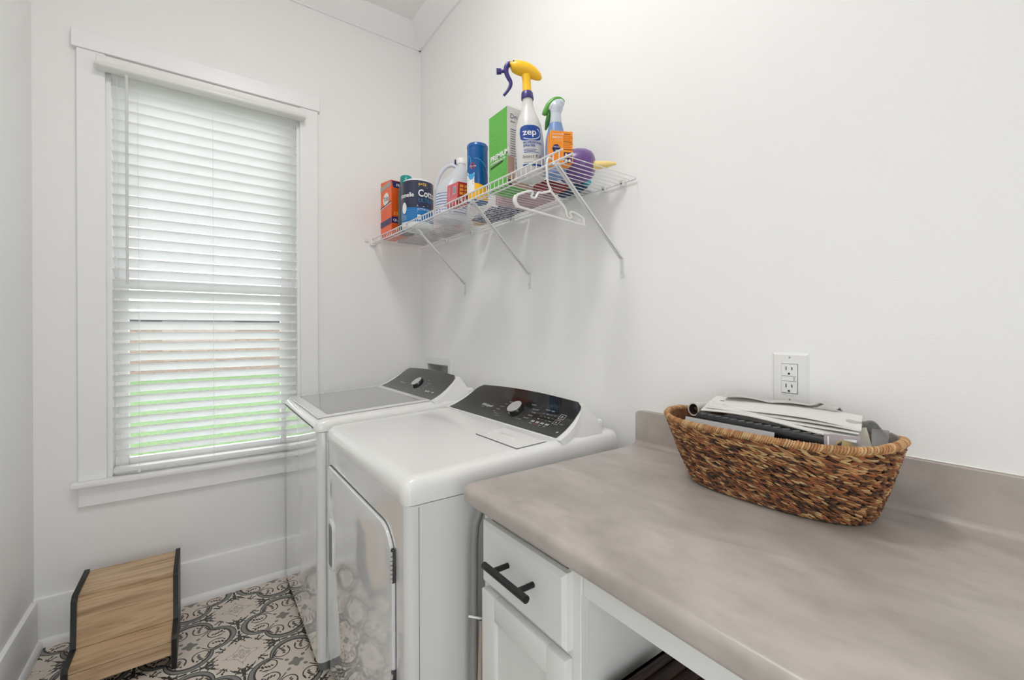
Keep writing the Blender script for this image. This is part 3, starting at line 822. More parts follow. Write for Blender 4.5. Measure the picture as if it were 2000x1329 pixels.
# ------------------------------------------------------------------ outlet
ol = thing('wall_outlet', 'white double wall outlet above the woven basket', 'outlet', (-.003, -2.094, 1.15))
s = MB(); oy0, oy1, oz0, oz1 = -2.133, -2.056, 1.091, 1.210
b = bmesh.new(); bmesh.ops.create_cube(b, size=1)
lo = (-.0065, oy0, oz0); hi = (0, oy1, oz1)
for v in b.verts:
    v.co = Vector([lo[i] if v.co[i] < 0 else hi[i] for i in range(3)])
    if v.co.x < -.001: v.co.y += (.005 if v.co.y < -2.09 else -.005); v.co.z += (.005 if v.co.z < 1.15 else -.005)
s.bm(b, PLASW)
gp = faceX(-.0067, -2.0945, 1.1505)
for sgn in (1, -1): s.disc(gp, 0, .049 * sgn, .0022, .0022, mat('screw_grey', (150, 150, 150), .4), 10)
s.build('plate', ol, angle=15)
s = MB()
s.box((-.0066, -2.0945 - .0172, 1.1505 - .0345), (-.0068, -2.0945 + .0172, 1.1505 + .0345), SEAM)
s.box((-.0066, -2.0945 - .0165, 1.1505 - .0335), (-.0095, -2.0945 + .0165, 1.1505 + .0335), PLASW, .001, 1)
gp = faceX(-.0097, -2.0945, 1.1505)
for zz in (.020, -.020):
    s.rect(gp, -.0072, zz - .001, -.0052, zz + .008, DARK); s.rect(gp, .0052, zz, .0072, zz + .007, DARK); s.disc(gp, 0, zz - .0085, .0025, .0025, DARK, 12)
s.rect(gp, -.0155, .0055, .0155, .0063, SEAM); s.rect(gp, -.0155, -.0063, .0155, -.0055, SEAM)
for zz in (.0022, -.0022): s.rect(gp, .0095, zz - .0008, .0125, zz + .0008, DARK)
s.build('receptacle', ol)

# ------------------------------------------------------------------ step stool
st = thing('step_stool', 'oak-look two-step stool with black edged sides under the window', 'stool', (-1.355, -.28, 0))
BE2 = mat('black_edge', (24, 24, 25), .45)
SX0, SX1 = -1.510, -1.200
pf = [(-.095, 0), (-.095, .300), (-.312, .300), (-.330, .286), (-.345, .135), (-.352, .124), (-.466, .124), (-.476, .112), (-.476, 0)]
for x0 in (SX0, SX1 - .016):
    s = MB()
    s.prism(pf, x0, x0 + .016, 0, BE2)
    s.prism([(-.110, .02), (-.110, .288), (-.306, .288), (-.318, .275), (-.333, .125), (-.342, .112), (-.460, .112), (-.462, .02)], x0 + .0155 if x0 < -1.3 else x0 - .0005, x0 + .017 if x0 < -1.3 else x0 + .001, 0, WOOD)
    s.build('side_panel', st)
a, c_ = SX0 + .016, SX1 - .016
MB().box((a, -.312, .276), (c_, -.095, .292), WOOD, .001, 1).build('top_step', st)
s = MB(); s.prism([(-.322, .276), (-.308, .276), (-.328, .116), (-.344, .118)], a, c_, 0, WOOD); s.build('riser', st)
MB().box((a, -.466, .100), (c_, -.325, .116), WOOD, .001, 1).build('lower_step', st)
MB().box((a, -.468, .050), (c_, -.455, .099), WOOD, .001, 1).build('front_rail', st)
MB().box((a, -.112, .02), (c_, -.100, .276), WOOD, .001, 1).build('back_panel', st)

# ------------------------------------------------------------------ basket
bk = thing('woven_basket', 'brown woven seagrass basket full of papers on the counter', 'basket', (-.145, -2.11, .914))
WV = [noise_mat('seagrass_%s' % nme, [(0.3, c1), (0.7, c2)], (1, 1, 1), 60, 3, 0.65) for nme, c1, c2 in
      (('tan', (150, 104, 62), (192, 146, 98)), ('brown', (92, 56, 34), (140, 92, 56)), ('dark', (48, 30, 22), (84, 54, 36)), ('straw', (170, 140, 96), (206, 172, 124)), ('rust', (120, 68, 40), (168, 104, 62)))]
def bkpos(t, h, out=0.0):
    # superellipse ring; h 0..1 from base to rim
    hh = h ** .85
    cx, cy = -.130 + (-.158 + .130) * hh, -2.112 + (-2.112 + 2.112) * hh
    A, B = .088 + (.110 - .088) * hh + out, .168 + (.218 - .168) * hh + out
    e = .74 + .02 * hh
    c, s_ = math.cos(t), math.sin(t)
    x = math.copysign(abs(c) ** e, c) * A; y = math.copysign(abs(s_) ** e, s_) * B
    z = .917 + .142 * h + .010 * h * (abs(s_) ** 6)
    return Vector((cx + x, cy + y, z))
# equal arc-length parameters
TS = [2 * PI * k / 720 for k in range(721)]
acc = [0]
for i in range(720): acc.append(acc[-1] + (bkpos(TS[i + 1], .6) - bkpos(TS[i], .6)).length)
def tat(f):
    f = (f % 1.0) * acc[-1]
    lo_, hi_ = 0, 720
    while hi_ - lo_ > 1:
        m_ = (lo_ + hi_) // 2
        if acc[m_] <= f: lo_ = m_
        else: hi_ = m_
    return TS[lo_] + (TS[hi_] - TS[lo_]) * (f - acc[lo_]) / max(1e-9, acc[hi_] - acc[lo_])
s = MB(); NR, NA = 10, 80
vs = [bkpos(tat(k / NA), j / NR, -.004) for j in range(NR + 1) for k in range(NA)]
fs = [[j * NA + k, j * NA + (k + 1) % NA, (j + 1) * NA + (k + 1) % NA, (j + 1) * NA + k] for j in range(NR) for k in range(NA)]
vi = [bkpos(tat(k / NA), j / NR, -.008) for j in range(NR + 1) for k in range(NA)]
s.add(vs, fs, WV[2]); s.add(vi, [f[::-1] for f in fs], WV[1]); s.add([bkpos(tat(k / NA), 0, -.004) for k in range(NA)], [list(range(NA))], WV[2])
rows = 31
for j in range(rows):
    h0 = (j + .4) / rows; cnt = 84; ph = random.random()
    for k in range(cnt):
        f0 = (k + ph + random.uniform(-.25, .25)) / cnt; ln = random.uniform(.013, .026)
        dirn = 1
        mt = random.choices(WV, (22, 30, 28, 8, 19))[0]
        if h0 > .7 and random.random() < .35: mt = random.choice((WV[0], WV[4], WV[3]))
        pts = []; rs = []
        sl = random.uniform(.020, .062) * (1 if random.random() < .85 else -.5)
        for q in range(5):
            g_ = q / 4; ff = f0 + (g_ - .5) * ln
            hh = h0 + (g_ - .5) * -sl
            pts.append(bkpos(tat(ff), max(.0, min(1, hh)), -.002 + .0040 * math.sin(PI * g_) + random.uniform(0, .0012)))
            rs.append(.0005 + .00165 * math.sin(PI * (.08 + .84 * g_)))
        s.tube(pts, rs, mt, 5, caps=False)
s.build('body', bk)
s = MB(); NRM = 250
for k in range(NRM):
    f0 = k / NRM; c0 = bkpos(tat(f0), 1.0, -.002); c1 = bkpos(tat(f0 + .5 / NRM), 1.0, -.002)
    d = (bkpos(tat(f0 + .01), 1, 0) - bkpos(tat(f0 - .01), 1, 0)).normalized(); nrm = Vector((d.y, -d.x, 0)); upv = Vector((0, 0, 1))
    R = .0056 + random.uniform(-.0006, .0008); ring = []
    for q in range(13):
        t = 2 * PI * q / 12; ring.append(c0 + (nrm * math.cos(t) + upv * math.sin(t)) * R + d * (.0035 * math.sin(t + .6)))
    s.tube(ring[:-1], random.uniform(.0016, .0024), WV[0] if random.random() < .7 else WV[3], 5, closed=True)
s.tube([bkpos(tat(k / 90), 1.0, -.002) for k in range(90)], .0062, WV[4], 8, closed=True)
s.build('rim', bk)

# contents of the basket ----------------------------------------------
# newspapers: folded sheets lying on top
def sheet(s, c, m, th=.0012, nu=14, nv=6, sag=None):
    P00, P10, P11, P01 = [Vector(q) for q in c]
    vt = []
    for j in range(nv + 1):
        for i in range(nu + 1):
            u, v = i / nu, j / nv
            q = (P00 * (1 - u) + P10 * u) * (1 - v) + (P01 * (1 - u) + P11 * u) * v
            if sag: q = q + Vector((0, 0, sag(u, v)))
            vt.append(q)
    n1 = nu + 1; o = len(vt)
    fs = [[j * n1 + i, j * n1 + i + 1, (j + 1) * n1 + i + 1, (j + 1) * n1 + i] for j in range(nv) for i in range(nu)]
    low = [q - Vector((0, 0, th)) for q in vt]
    ring = [i for i in range(n1)] + [j * n1 + nu for j in range(1, nv + 1)] + [nv * n1 + i for i in range(nu - 1, -1, -1)] + [j * n1 for j in range(nv - 1, 0, -1)]
    side = [[ring[k], ring[(k + 1) % len(ring)], ring[(k + 1) % len(ring)] + o, ring[k] + o] for k in range(len(ring))]
    s.add(vt + low, fs + [[i + o for i in f[::-1]] for f in fs] + side, m)
NP = noise_mat('newsprint', [(0.35, (196, 194, 190)), (0.55, (226, 225, 222))], (1, 1, 1), 25, 6, .8)
s = MB()
for k in range(5):
    dz = .0030 * k; jx = random.uniform(-.004, .004)
    sheet(s, [(-.168 + jx + .008 * k, -1.972 - .004 * k, 1.078 + dz), (-.212 + jx + .006 * k, -2.282, 1.076 + dz), (-.075 + jx, -2.252, 1.085 + dz), (-.060 + jx, -1.935 - .003 * k, 1.086 + dz)], NP if k % 2 else PAPER, .0020,
          sag=lambda u, v, k=k: .004 * math.sin(u * 5 + k) * (1 - v) + .0035 * math.sin(PI * u))
gT = lambda u, v: Vector((-.135 + v * .9, -1.985 - u, 1.0985 + v * .1))
s.rect(gT, .012, 0, .022, .008, SEAM)
tag(s.build('newspaper', at=(-.13, -2.1, 1.07)), 'stack of folded white newspapers across the top of the basket', 'newspaper')
# black binder lying beneath them
s = MB(); BB = mat('black_vinyl', (24, 25, 27), .35)
s.tube([(-.176, -1.972, 1.060), (-.205, -2.262, 1.058)], .0150, BB, 16)
s.box((-.180, -2.250, 1.040), (-.075, -1.985, 1.060), BB, .004, 2)
for k in range(15):
    y = -1.985 - .018 * k; s.line(lambda u, v, y=y: Vector((-.1865 - .0019 * k - .004, y - u, 1.0725 + v)), [(0, .000), (.011, .0022)], .0022, PRINTDIM)
tag(s.build('binder', at=(-.15, -2.1, 1.03)), 'black binder roll lying beneath the newspapers in the basket', 'binder')
# black spotted cloth
KS = noise_mat('black_spotted_fabric', [(0.60, (16, 17, 20)), (0.66, (150, 156, 165))], (1, 1, 1), 190, 2, .9)
s = MB(); sheet(s, [(-.232, -2.05, 1.036), (-.234, -2.195, 1.034), (-.198, -2.205, 1.044), (-.196, -2.05, 1.046)], KS, .006, sag=lambda u, v: .003 * math.sin(9 * u + 3 * v))
tag(s.build('cloth', at=(-.21, -2.12, 1.03)), 'black cloth with white flecks tucked in the front of the basket', 'cloth')
# envelope
s = MB(); EV = mat('envelope_grey', (188, 189, 190), .6)
s.box((-.0008, -.100, .032), (.0008, .095, .070), EV, T=Matrix.Translation((-.236, -2.055, .998)) @ Matrix.Rotation(math.radians(-3), 4, 'Z') @ Matrix.Rotation(math.radians(14), 4, 'Y'))
tag(s.build('envelope', at=(-.24, -2.03, 1.01)), 'pale grey envelope standing against the front rim of the basket', 'envelope')
# rolled magazine with open end
s = MB(); MG = mat('magazine_paper', (206, 203, 198), .5)
A0 = Vector((-.128, -1.926, 1.068)); A1 = Vector((-.065, -1.935, 1.066)); dd = (A1 - A0).normalized()
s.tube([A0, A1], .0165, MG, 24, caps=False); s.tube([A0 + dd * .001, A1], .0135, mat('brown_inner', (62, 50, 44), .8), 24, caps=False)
e1 = dd.cross(Vector((0, 0, 1))).normalized(); e2 = e1.cross(dd)
vs = []; nn = 24
for r_ in (.0165, .0135):
    for k in range(nn): vs.append(A0 + (e1 * math.cos(2 * PI * k / nn) + e2 * math.sin(2 * PI * k / nn)) * r_)
s.add(vs, [[k, (k + 1) % nn, nn + (k + 1) % nn, nn + k] for k in range(nn)], PAPER)
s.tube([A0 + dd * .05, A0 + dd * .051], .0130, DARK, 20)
tag(s.build('rolled_magazine', at=tuple(A0)), 'rolled white magazine with its open end at the basket left side', 'magazine')
# card with gold oval
s = MB()
Tm = Matrix.Translation((-.226, -2.262, 1.010)) @ Matrix.Rotation(math.radians(22), 4, 'Z') @ Matrix.Rotation(math.radians(12), 4, 'Y')
s.box((-.0015, -.030, 0), (.0015, .022, .070), mat('mauve_card', (158, 148, 150), .5), .0007, 1, T=Tm)
fT = lambda u, v: Tm @ Vector((-.0018, -u, v))
s.disc(fT, .006, .053, .013, .009, mat('gold_seal', (170, 148, 84), .35), 22)
s.line(fT, [(-.016, .010), (-.016, .066)], .002, PRINTW)
tag(s.build('card', at=(-.226, -2.262, 1.01)), 'mauve card with a gold oval seal at the basket right front', 'card')
# cream folded flyer beside it
s = MB(); sheet(s, [(-.222, -2.285, 1.035), (-.205, -2.305, 1.035), (-.140, -2.275, 1.085), (-.165, -2.262, 1.085)], mat('cream_paper', (214, 206, 194), .7), .001, 6, 4, sag=lambda u, v: .006 * math.sin(3 * v))
sheet(s, [(-.200, -2.297, 1.034), (-.186, -2.315, 1.034), (-.110, -2.300, 1.080), (-.130, -2.280, 1.083)], mat('grey_stripe_paper', (132, 130, 130), .7), .001, 6, 4, sag=lambda u, v: .004 * math.sin(3 * v))
tag(s.build('flyer', at=(-.19, -2.29, 1.035)), 'cream and grey folded flyer beside the mauve card in the basket', 'paper')
# clear plastic bag
s = MB()
NB1, NB2 = 18, 12; vs = []
for j in range(NB2 + 1):
    for i in range(NB1 + 1):
        u, v = i / NB1, j / NB2
        x = -.190 + .115 * v + .006 * math.sin(11 * u + 5 * v); y = -2.235 - .078 * u - .012 * math.sin(4 * v) * u
        z = 1.048 + .052 * math.sin(PI * (.12 + .82 * v)) * (1 - .35 * u ** 2) * (.55 + .45 * math.sin(PI * (u * .8 + .15))) + .003 * math.sin(17 * u * v + 6 * u)
        vs.append((x, y, z))
s.add(vs, [[j * (NB1 + 1) + i, j * (NB1 + 1) + i + 1, (j + 1) * (NB1 + 1) + i + 1, (j + 1) * (NB1 + 1) + i] for j in range(NB2) for i in range(NB1)], CLEARBAG)
tag(s.build('plastic_bag', at=(-.13, -2.27, 1.05)), 'crumpled clear plastic bag at the right end of the basket', 'bag')
# grey cloth behind
s = MB(); GC = mat('grey_linen', (196, 194, 190), .9)
sheet(s, [(-.098, -1.985, 1.105), (-.088, -2.215, 1.104), (-.045, -2.210, 1.098), (-.045, -1.975, 1.100)], GC, .003, 30, 6, sag=lambda u, v: .007 * abs(math.sin(7 * u + 1.5 * v)) * math.sin(PI * min(1, v + .25)) + (.012 * math.exp(-((u - .88) / .06) ** 2)))
tag(s.build('linen_cloth', at=(-.07, -2.1, 1.085)), 'rumpled pale grey cloth at the back of the basket by the wall', 'cloth')

# ------------------------------------------------------------------ wire shelf
def zs(y): return 1.742 + (y + 1.64) * .022
sh = thing('wire_shelf', 'white coated wire shelf with diagonal braces on the right wall', 'shelf', (-.15, -.85, zs(-.85)))
YE = -1.656; XFR = -.305
s = MB()
n = 65
for k in range(n + 1):
    y = -.008 - k * (abs(YE) - .008) / n
    s.tube([(-.006, y, zs(y) + .004), (XFR, y, zs(y) + .004)], .0013, WIRE, 6)
s.tube([(-.008, 0.0 - .003, zs(0)), (-.008, YE, zs(YE))], .0028, WIRE, 8)
s.build('wire_deck', sh)
s = MB()
s.tube([(XFR, -.003, zs(0)), (XFR, YE - .030, zs(YE - .03))], .0034, WIRE, 8)
s.tube([(XFR + .014, -.003, zs(0) - .006), (XFR + .014, YE + .010, zs(YE) - .006)], .0026, WIRE, 8)
s.tube([(XFR, -.003, zs(0) + .026), (XFR, YE + .012, zs(YE) + .026)], .0030, WIRE, 8)
for k in range(n):
    y = -.008 - k * (abs(YE) - .008) / n; s.tube([(XFR, y, zs(y)), (XFR, y, zs(y) + .026)], .0015, WIRE, 6)
s.build('front_lip', sh)
for y in (-.36, -.64, -.99, -1.32, -1.527, -1.605):
    s = MB(); s.box((-.016, y - .009, zs(y) - .012), (0, y + .009, zs(y) + .010), PLASW, .003, 2); s.tube([(-.0165, y, zs(y) - .004), (-.0145, y, zs(y) - .004)], .003, SEAM, 8)
    s.build('wall_clip', sh)
s = MB(); s.box((XFR - .014, -.018, zs(0) - .012), (XFR + .02, 0, zs(0) + .012), PLASW, .003, 2); s.tube([(XFR - .002, -.0185, zs(0)), (XFR - .002, -.017, zs(0))], .003, SEAM, 8)
s.box((XFR - .045, -.010, zs(0) + .006), (XFR - .022, 0, zs(0) + .024), PLASW, .003, 2)
s.build('end_bracket', sh)
for yt, yb_, zb_ in ((-.608, -.557, 1.470), (-1.142, -1.101, 1.462), (-1.612, -1.595, 1.458)):
    s = MB()
    a = Vector((XFR + .004, yt, zs(yt) - .008)); b_ = Vector((-.006, yb_, zb_ + .040)); d = (b_ - a).normalized()
    e1 = Vector((0, 1, 0)); e1 = (e1 - d * e1.dot(d)).normalized(); e2 = d.cross(e1)
    Lb = (b_ - a).length
    T = Matrix((e1, e2, d)).transposed().to_4x4(); T.translation = a
    s.box((-.0055, -.0012, 0), (.0055, .0012, Lb), WIRE, T=T); s.box((-.0055, -.0012, 0), (-.0035, .0070, Lb), WIRE, T=T); s.box((.0035, -.0012, 0), (.0055, .0070, Lb), WIRE, T=T)
    s.tube([(XFR - .004, yt, zs(yt) - .004), (XFR + .006, yt, zs(yt) - .010), (XFR + .014, yt, zs(yt) - .002)], .005, WIRE, 8)
    s.box((-.003, yb_ - .008, zb_ - .022), (0, yb_ + .008, zb_ + .045), WIRE, .001, 1)
    s.tube([(-.006, yb_, zb_ - .002), (-.003, yb_, zb_ - .002)], .0032, CHROME, 8)
    s.build('support_brace', sh)

# ------------------------------------------------------------------ things on the shelf
ZO = .0058   # top of the deck wires above zs
OR = mat('detergent_orange', (240, 92, 18), .35); OR2 = mat('detergent_orange_deep', (216, 84, 14), .35); NAVY = mat('package_navy', (36, 32, 92), .4)
GREYT = mat('torn_cardboard', (176, 166, 158), .8); YEL = mat('package_yellow', (246, 196, 60), .4); REDP = mat('package_red', (206, 60, 60), .4)
# 1 detergent carton
y0, y1, x0, x1 = -.303, -.135, -.300, -.215
zb = zs(-.22) + ZO; zt3 = 2.068
s = MB(); s.box((x0, y0, zb), (x1, y1, zt3), OR, .002, 1)
s.prism([(y1, zt3 - .002), (y0 + .01, zt3 - .002), (y0 + .01, zt3 + .004), (y1, zt3 + .026)], x0 + .001, x0 + .003, 0, OR)
f = faceX(x0 - .0006, y1, zb)
s.rect(f, .004, .262, .159, .286, GREYT); s.poly(f, [(.0, .255), (.06, .272), (.163, .262), (.163, .284), (.0, .289)], GREYT)
s.disc(f, .085, .205, .045, .036, YEL); s.disc(f, .085, .205, .041, .033, PRINTW); 
f2 = faceX(x0 - .0010, y1, zb)
s.text(f2, 'Tide', .085, .194, .026, NAVY, 1.1, fat=.03, align='CENTER')
s.line(f, [(.0, .170), (.163, .178)], .006, NAVY); s.line(f, [(.0, .163), (.163, .171)], .004, PRINTW)
s.rect(f, .0, .060, .163, .092, NAVY)
for k in range(3): s.text(f2, 'T', .035 + .045 * k, .066, .018, PRINTW, fat=.05, align='CENTER')
for k in range(3): s.line(f, [(.02, .118 + .012 * k), (.10, .118 + .012 * k)], .002, OR2)
f = faceY(y0 - .0006, x0, zb); f2 = faceY(y0 - .0010, x0, zb)
s.rect(f, 0, .001, .095, .262, OR2); s.poly(f, [(.010, .250), (.095, .245), (.095, .282), (.0, .286)], NAVY)
s.text(f2, 'FREE', .025, .258, .014, PRINTW, fat=.03)
s.text(f2, '133', .010, .106, .017, YEL, 1.1, fat=.02); s.rect(f2, 0, .062, .095, .096, NAVY); s.text(lambda u, v: f2(u, v) + Vector((0, -.0004, 0)), 'QUICK', .008, .072, .013, PRINTW, fat=.02)
s.disc(f2, .025, .032, .008, .008, YEL); s.disc(lambda u, v: f2(u, v) + Vector((0, -.0004, 0)), .025, .032, .004, .004, OR2)
tag(s.build('detergent_carton', at=((x0 + x1) / 2, (y0 + y1) / 2, zb)), 'tall orange detergent carton at the far end of the shelf', 'box')

# 2 dark bottle with teal cap
c = (-.240, -.356, zs(-.36) + ZO)
bt = thing('bottle', 'dark grey bottle with a teal cap behind the navy tissue pack', 'bottle', c)
s = MB(); s.lathe([(.038, 0), (.043, .006), (.043, .20), (.040, .235), (.030, .255), (.022, .262)], c, mat('charcoal_plastic', (72, 78, 84), .35), 28); s.build('body', bt)
s = MB(); s.lathe([(.028, .255), (.031, .258), (.031, .296), (.026, .304), (.004, .306)], c, mat('teal_cap', (18, 142, 136), .3), 28); s.build('cap', bt)

# 3 toilet tissue pack
c = (-.232, -.484, zs(-.5) + ZO); R = .0775
tp = thing('tissue_pack', 'round white pack of bath tissue with navy and blue label', 'tissue pack', c)
s = MB(); s.lathe([(R - .012, 0), (R - .002, .008), (R, .02), (R, .222), (R - .006, .236), (R - .02, .244), (.02, .244)], c, mat('white_wrap', (226, 230, 232), .25), 48)
s.build('wrapped_rolls', tp)
s = MB(); NV_ = mat('label_navy', (42, 48, 76), .3); BLU = mat('label_blue', (22, 110, 176), .3); BLU2 = mat('label_light_blue', (46, 140, 200), .3)
f = cyl(c[0], c[1], R + .0008, c[2]); f2 = cyl(c[0], c[1], R + .0018, c[2]); f3 = cyl(c[0], c[1], R + .0026, c[2])
s.rect(f, -.125, .095, .120, .228, NV_, 30, 1); s.rect(f, -.125, .028, .120, .096, BLU, 30, 1)
for k in range(5): s.line(f2, [(-.120 + .008 * i, .082 - .011 * k + .0025 * math.sin(i * 1.1 + k)) for i in range(30)], .0028, BLU2)
s.text(f2, '6=33', .004, .203, .014, YEL, fat=.02); s.line(f2, [(.004, .197), (.050, .197)], .0015, PRINTW)
s.text(f2, 'Cottonelle', .002, .150, .034, PRINTW, .84, fat=.03); s.text(f2, 'ULTRA CLEAN', .004, .122, .020, mat('label_mid_blue', (64, 140, 186), .3), .86, fat=.0)
s.text(f2, 'Cottonelle', -.142, .148, .021, PRINTW, .95, fat=.03)
s.line(f2, [(-.002, .108), (.055, .108)], .0022, PRINTW); s.line(f2, [(-.002, .102), (.032, .102)], .0025, PRINTW)
s.text(f3, 'ACTIVE CleaningRipples', -.002, .083, .009, PRINTW); s.line(f3, [(-.002, .077), (.070, .077)], .002, PRINTW)
s.rect(f3, -.001, .036, .015, .060, PRINTW, 2); s.line(lambda u, v: cyl(c[0], c[1], R + .0034, c[2])(u, v), [(.003, .048), (.012, .048)], .006, BLU)
s.disc(f3, -.073, .095, .016, .028, PRINTW)
for k in range(4): s.line(f3, [(.022, .058 - .006 * k), (.075, .058 - .006 * k)], .0018, BLU2); s.line(f3, [(-.095, .058 - .006 * k), (-.060, .058 - .006 * k)], .0018, PRINT)
s.build('label', tp)
s = MB(); s.box((c[0] - .060, c[1] - .045, c[2] + .0002), (c[0] - .030, c[1] + .02, c[2] + .004), mat('teal_cap', (18, 142, 136), .3)); 

# 4 bleach jug
c = (-.180, -.746, zs(-.75) + ZO)
jg = thing('bleach_jug', 'white plastic jug with handle and navy striped label', 'jug', c)
JUG = translucent_mat('milky_jug_plastic', (224, 228, 234), (230, 232, 236), .3)
s = MB()
rx_, ry_ = .81, -.58
rings = [(.050, 0, 0), (.066, .004, 0), (.0735, .014, 0), (.0745, .125, 0), (.072, .145, .001), (.065, .172, .009), (.052, .200, .022), (.038, .226, .036), (.027, .246, .044), (.0205, .258, .047), (.0195, .272, .047)]
vs = []
for (r_, z_, o_) in rings:
    for k in range(40):
        t = 2 * PI * k / 40; vs.append((c[0] + rx_ * o_ + r_ * math.cos(t), c[1] + ry_ * o_ + r_ * 1.02 * math.sin(t), c[2] + z_))
s.add(vs, [[i * 40 + k, i * 40 + (k + 1) % 40, (i + 1) * 40 + (k + 1) % 40, (i + 1) * 40 + k] for i in range(len(rings) - 1) for k in range(40)] + [list(range(40))[::-1], [len(vs) - 40 + k for k in range(40)]], JUG)
s.build('body', jg)
f = lambda R_: cyl(c[0], c[1], R_, c[2])
s = MB(); LB = mat('jug_label', (206, 214, 232), .3); g1 = f(.0765); g2 = f(.0771)
s.rect(g1, -.085, .022, .085, .118, LB, 24, 1)
for k in range(8): s.line(g2, [(-.083 + .0083 * i, .030 + .012 * k) for i in range(21)], .0022, NAVY)
s.build('label', jg)
s = MB()
hp = []
ca, sa = math.cos(2.3), math.sin(2.3)     # handle points to the left of the picture
ux, uy = -.50, .86
for (d_, z_) in ((-.026, .252), (-.010, .262), (.010, .260), (.034, .244), (.053, .218), (.066, .186), (.070, .156), (.064, .135)): hp.append((c[0] - rx_ * d_, c[1] - ry_ * d_, c[2] + z_))
s.tube(smooth(hp, 5), .0092, JUG, 12); s.build('handle', jg)
s = MB(); cc = (c[0] + rx_ * .047, c[1] + ry_ * .047, c[2] + .018)
s.lathe([(.0225, .248), (.0230, .270), (.020, .274), (.003, .275)], cc, PLASW, 24)
s.box((-.004, -.004, 0), (.004, .004, .030), NAVY, .002, 1, T=Matrix.Translation((cc[0] - rx_ * .027, cc[1] - ry_ * .027, cc[2] + .242))); s.build('cap', jg)

# 5 pink-red box
T = Matrix.Translation((-.275, -.975, zs(-.98) + ZO + .0075)) @ Matrix.Rotation(math.radians(-5), 4, 'Z') @ Matrix.Rotation(math.radians(7), 4, 'X')
s = MB(); PK = mat('box_pink', (214, 92, 104), .4); RD = mat('box_red', (186, 56, 40), .4)
s.box((-.022, -.055, 0), (.026, .055, .088), PK, .001, 1, T=T)
f = lambda u, v: T @ Vector((-.0226, -u, v))
s.rect(f, .008, .044, .038, .074, PRINTW)
for k in range(9): s.line(lambda u, v: T @ Vector((-.0230, -u, v)), [(.011 + .003 * k, .047), (.011 + .003 * k, .072)], .0012, NAVY)
for k in range(4): s.line(f, [(-.035 + .004 * k, .030), (-.030 + .004 * k, .075)], .0025, mat('box_pink_pale', (236, 170, 176), .4))
for k in range(4): s.line(f, [(-.04, .008 + .006 * k), (.045, .010 + .006 * k)], .0015, mat('box_pink_pale', (236, 170, 176), .4))
f = lambda u, v: T @ Vector((u, -.0556, v))
s.rect(f, -.0218, .0005, .0258, .0875, RD)
f = lambda u, v: T @ Vector((u, -.0560, v))
for j in range(3): 
    for i in range(2): s.rect(f, -.014 + .020 * i, .040 + .014 * j, .002 + .020 * i, .050 + .014 * j, mat('sachet_orange', (240, 160, 60), .4))
s.text(f, '6OZ', -.012, .014, .012, PRINTW, fat=.03)
tag(s.build('small_carton', at=tuple(T.translation)), 'small pinkish red carton leaning in front of the white jug', 'box')

# 6 wipes canister
c = (-.250, -1.098, zs(-1.1) + ZO); R = .040
wc = thing('wipes_canister', 'tall blue canister of cleaning wipes with yellow lower band', 'canister', c)
s = MB(); CBL = mat('canister_blue', (10, 88, 158), .25); CBL2 = mat('canister_cyan', (60, 160, 214), .3)
s.lathe([(R - .002, 0), (R, .003), (R, .212)], c, CBL, 40); s.build('body', wc)
s = MB(); s.lathe([(R + .0008, .206), (R + .0008, .216), (R - .003, .221), (.004, .222)], c, CBL, 40); s.build('lid', wc)
s = MB(); f = cyl(c[0], c[1], R + .0006, c[2]); f2 = cyl(c[0], c[1], R + .0012, c[2]); f3 = cyl(c[0], c[1], R + .0018, c[2])
def strip(s, F, top, bot, u0, u1, m, n=16):
    F = lift(F); vs = []
    for i in range(n + 1):
        u = u0 + (u1 - u0) * i / n; vs.append(F(u, bot(u))); vs.append(F(u, top(u)))
    s.add(vs, [[2 * i, 2 * i + 2, 2 * i + 3, 2 * i + 1] for i in range(n)], m)
strip(s, f, lambda u: .066 - .25 * (u + .01), lambda u: .003, -.045, .062, mat('wipes_yellow', (248, 186, 30), .3))
strip(s, f, lambda u: .118 + .02 * math.sin(60 * u), lambda u: .030, -.060, -.012, PRINTW)
strip(s, f2, lambda u: .118 + .04 * math.sin(60 * u), lambda u: .100, -.060, -.010, CBL2)
s.line(f2, [(-.036 + .012 * math.cos(t / 10 * PI), .118 + .052 * math.sin(t / 10 * PI)) for t in range(11)], .003, CBL2)
s.line(f2, [(-.010 + .004 * i, .158 - .0008 * i * i * .3) for i in range(15)], .003, CBL2)
s.disc(f2, -.020, .130, .010, .012, mat('logo_red', (176, 40, 60), .3)); s.disc(f3, -.020, .130, .006, .008, NAVY)
s.text(f3, 'Clorox', -.034, .126, .007, PRINTW)
for k in range(3): s.line(f2, [(-.045, .080 - .010 * k), (-.018, .082 - .010 * k)], .0035, NAVY if k < 2 else CBL)
s.build('label', wc)

# 7 green filter box
y0, y1, x0, x1 = -1.345, -1.232, -.283, -.190
zb = zs(-1.29) + ZO; zt4 = 2.022
s = MB(); GRN = mat('box_green', (94, 178, 70), .4); WHT = mat('box_white', (218, 216, 214), .5); BRN = mat('kraft_brown', (184, 152, 136), .7)
s.box((x0, y0, zb), (x1, y1, zt4), GRN, .001, 1)
f = faceX(x0 - .0006, y1, zb); h = zt4 - zb
f2 = faceX(x0 - .0010, y1, zb)
GR2 = mat('box_green_pale', (110, 190, 88), .4); GR3 = mat('box_green_dark', (36, 72, 30), .4)
s.text(f, 'FILTER', .048, .125, .026, GR2, .8, vert=True); s.text(f, 'REPLACE', .104, .010, .022, GR2, 1.0, vert=True)
s.text(f2, 'PREMIUM', .012, .106, .017, PRINTW, 1.12, fat=.05); s.text(f2, 'HUMIDIFIER FILTER', .013, .093, .008, PRINTW, .95, fat=.03)
s.poly(f2, [(.012, .080), (.090, .086), (.090, .092), (.012, .086)], GR3)
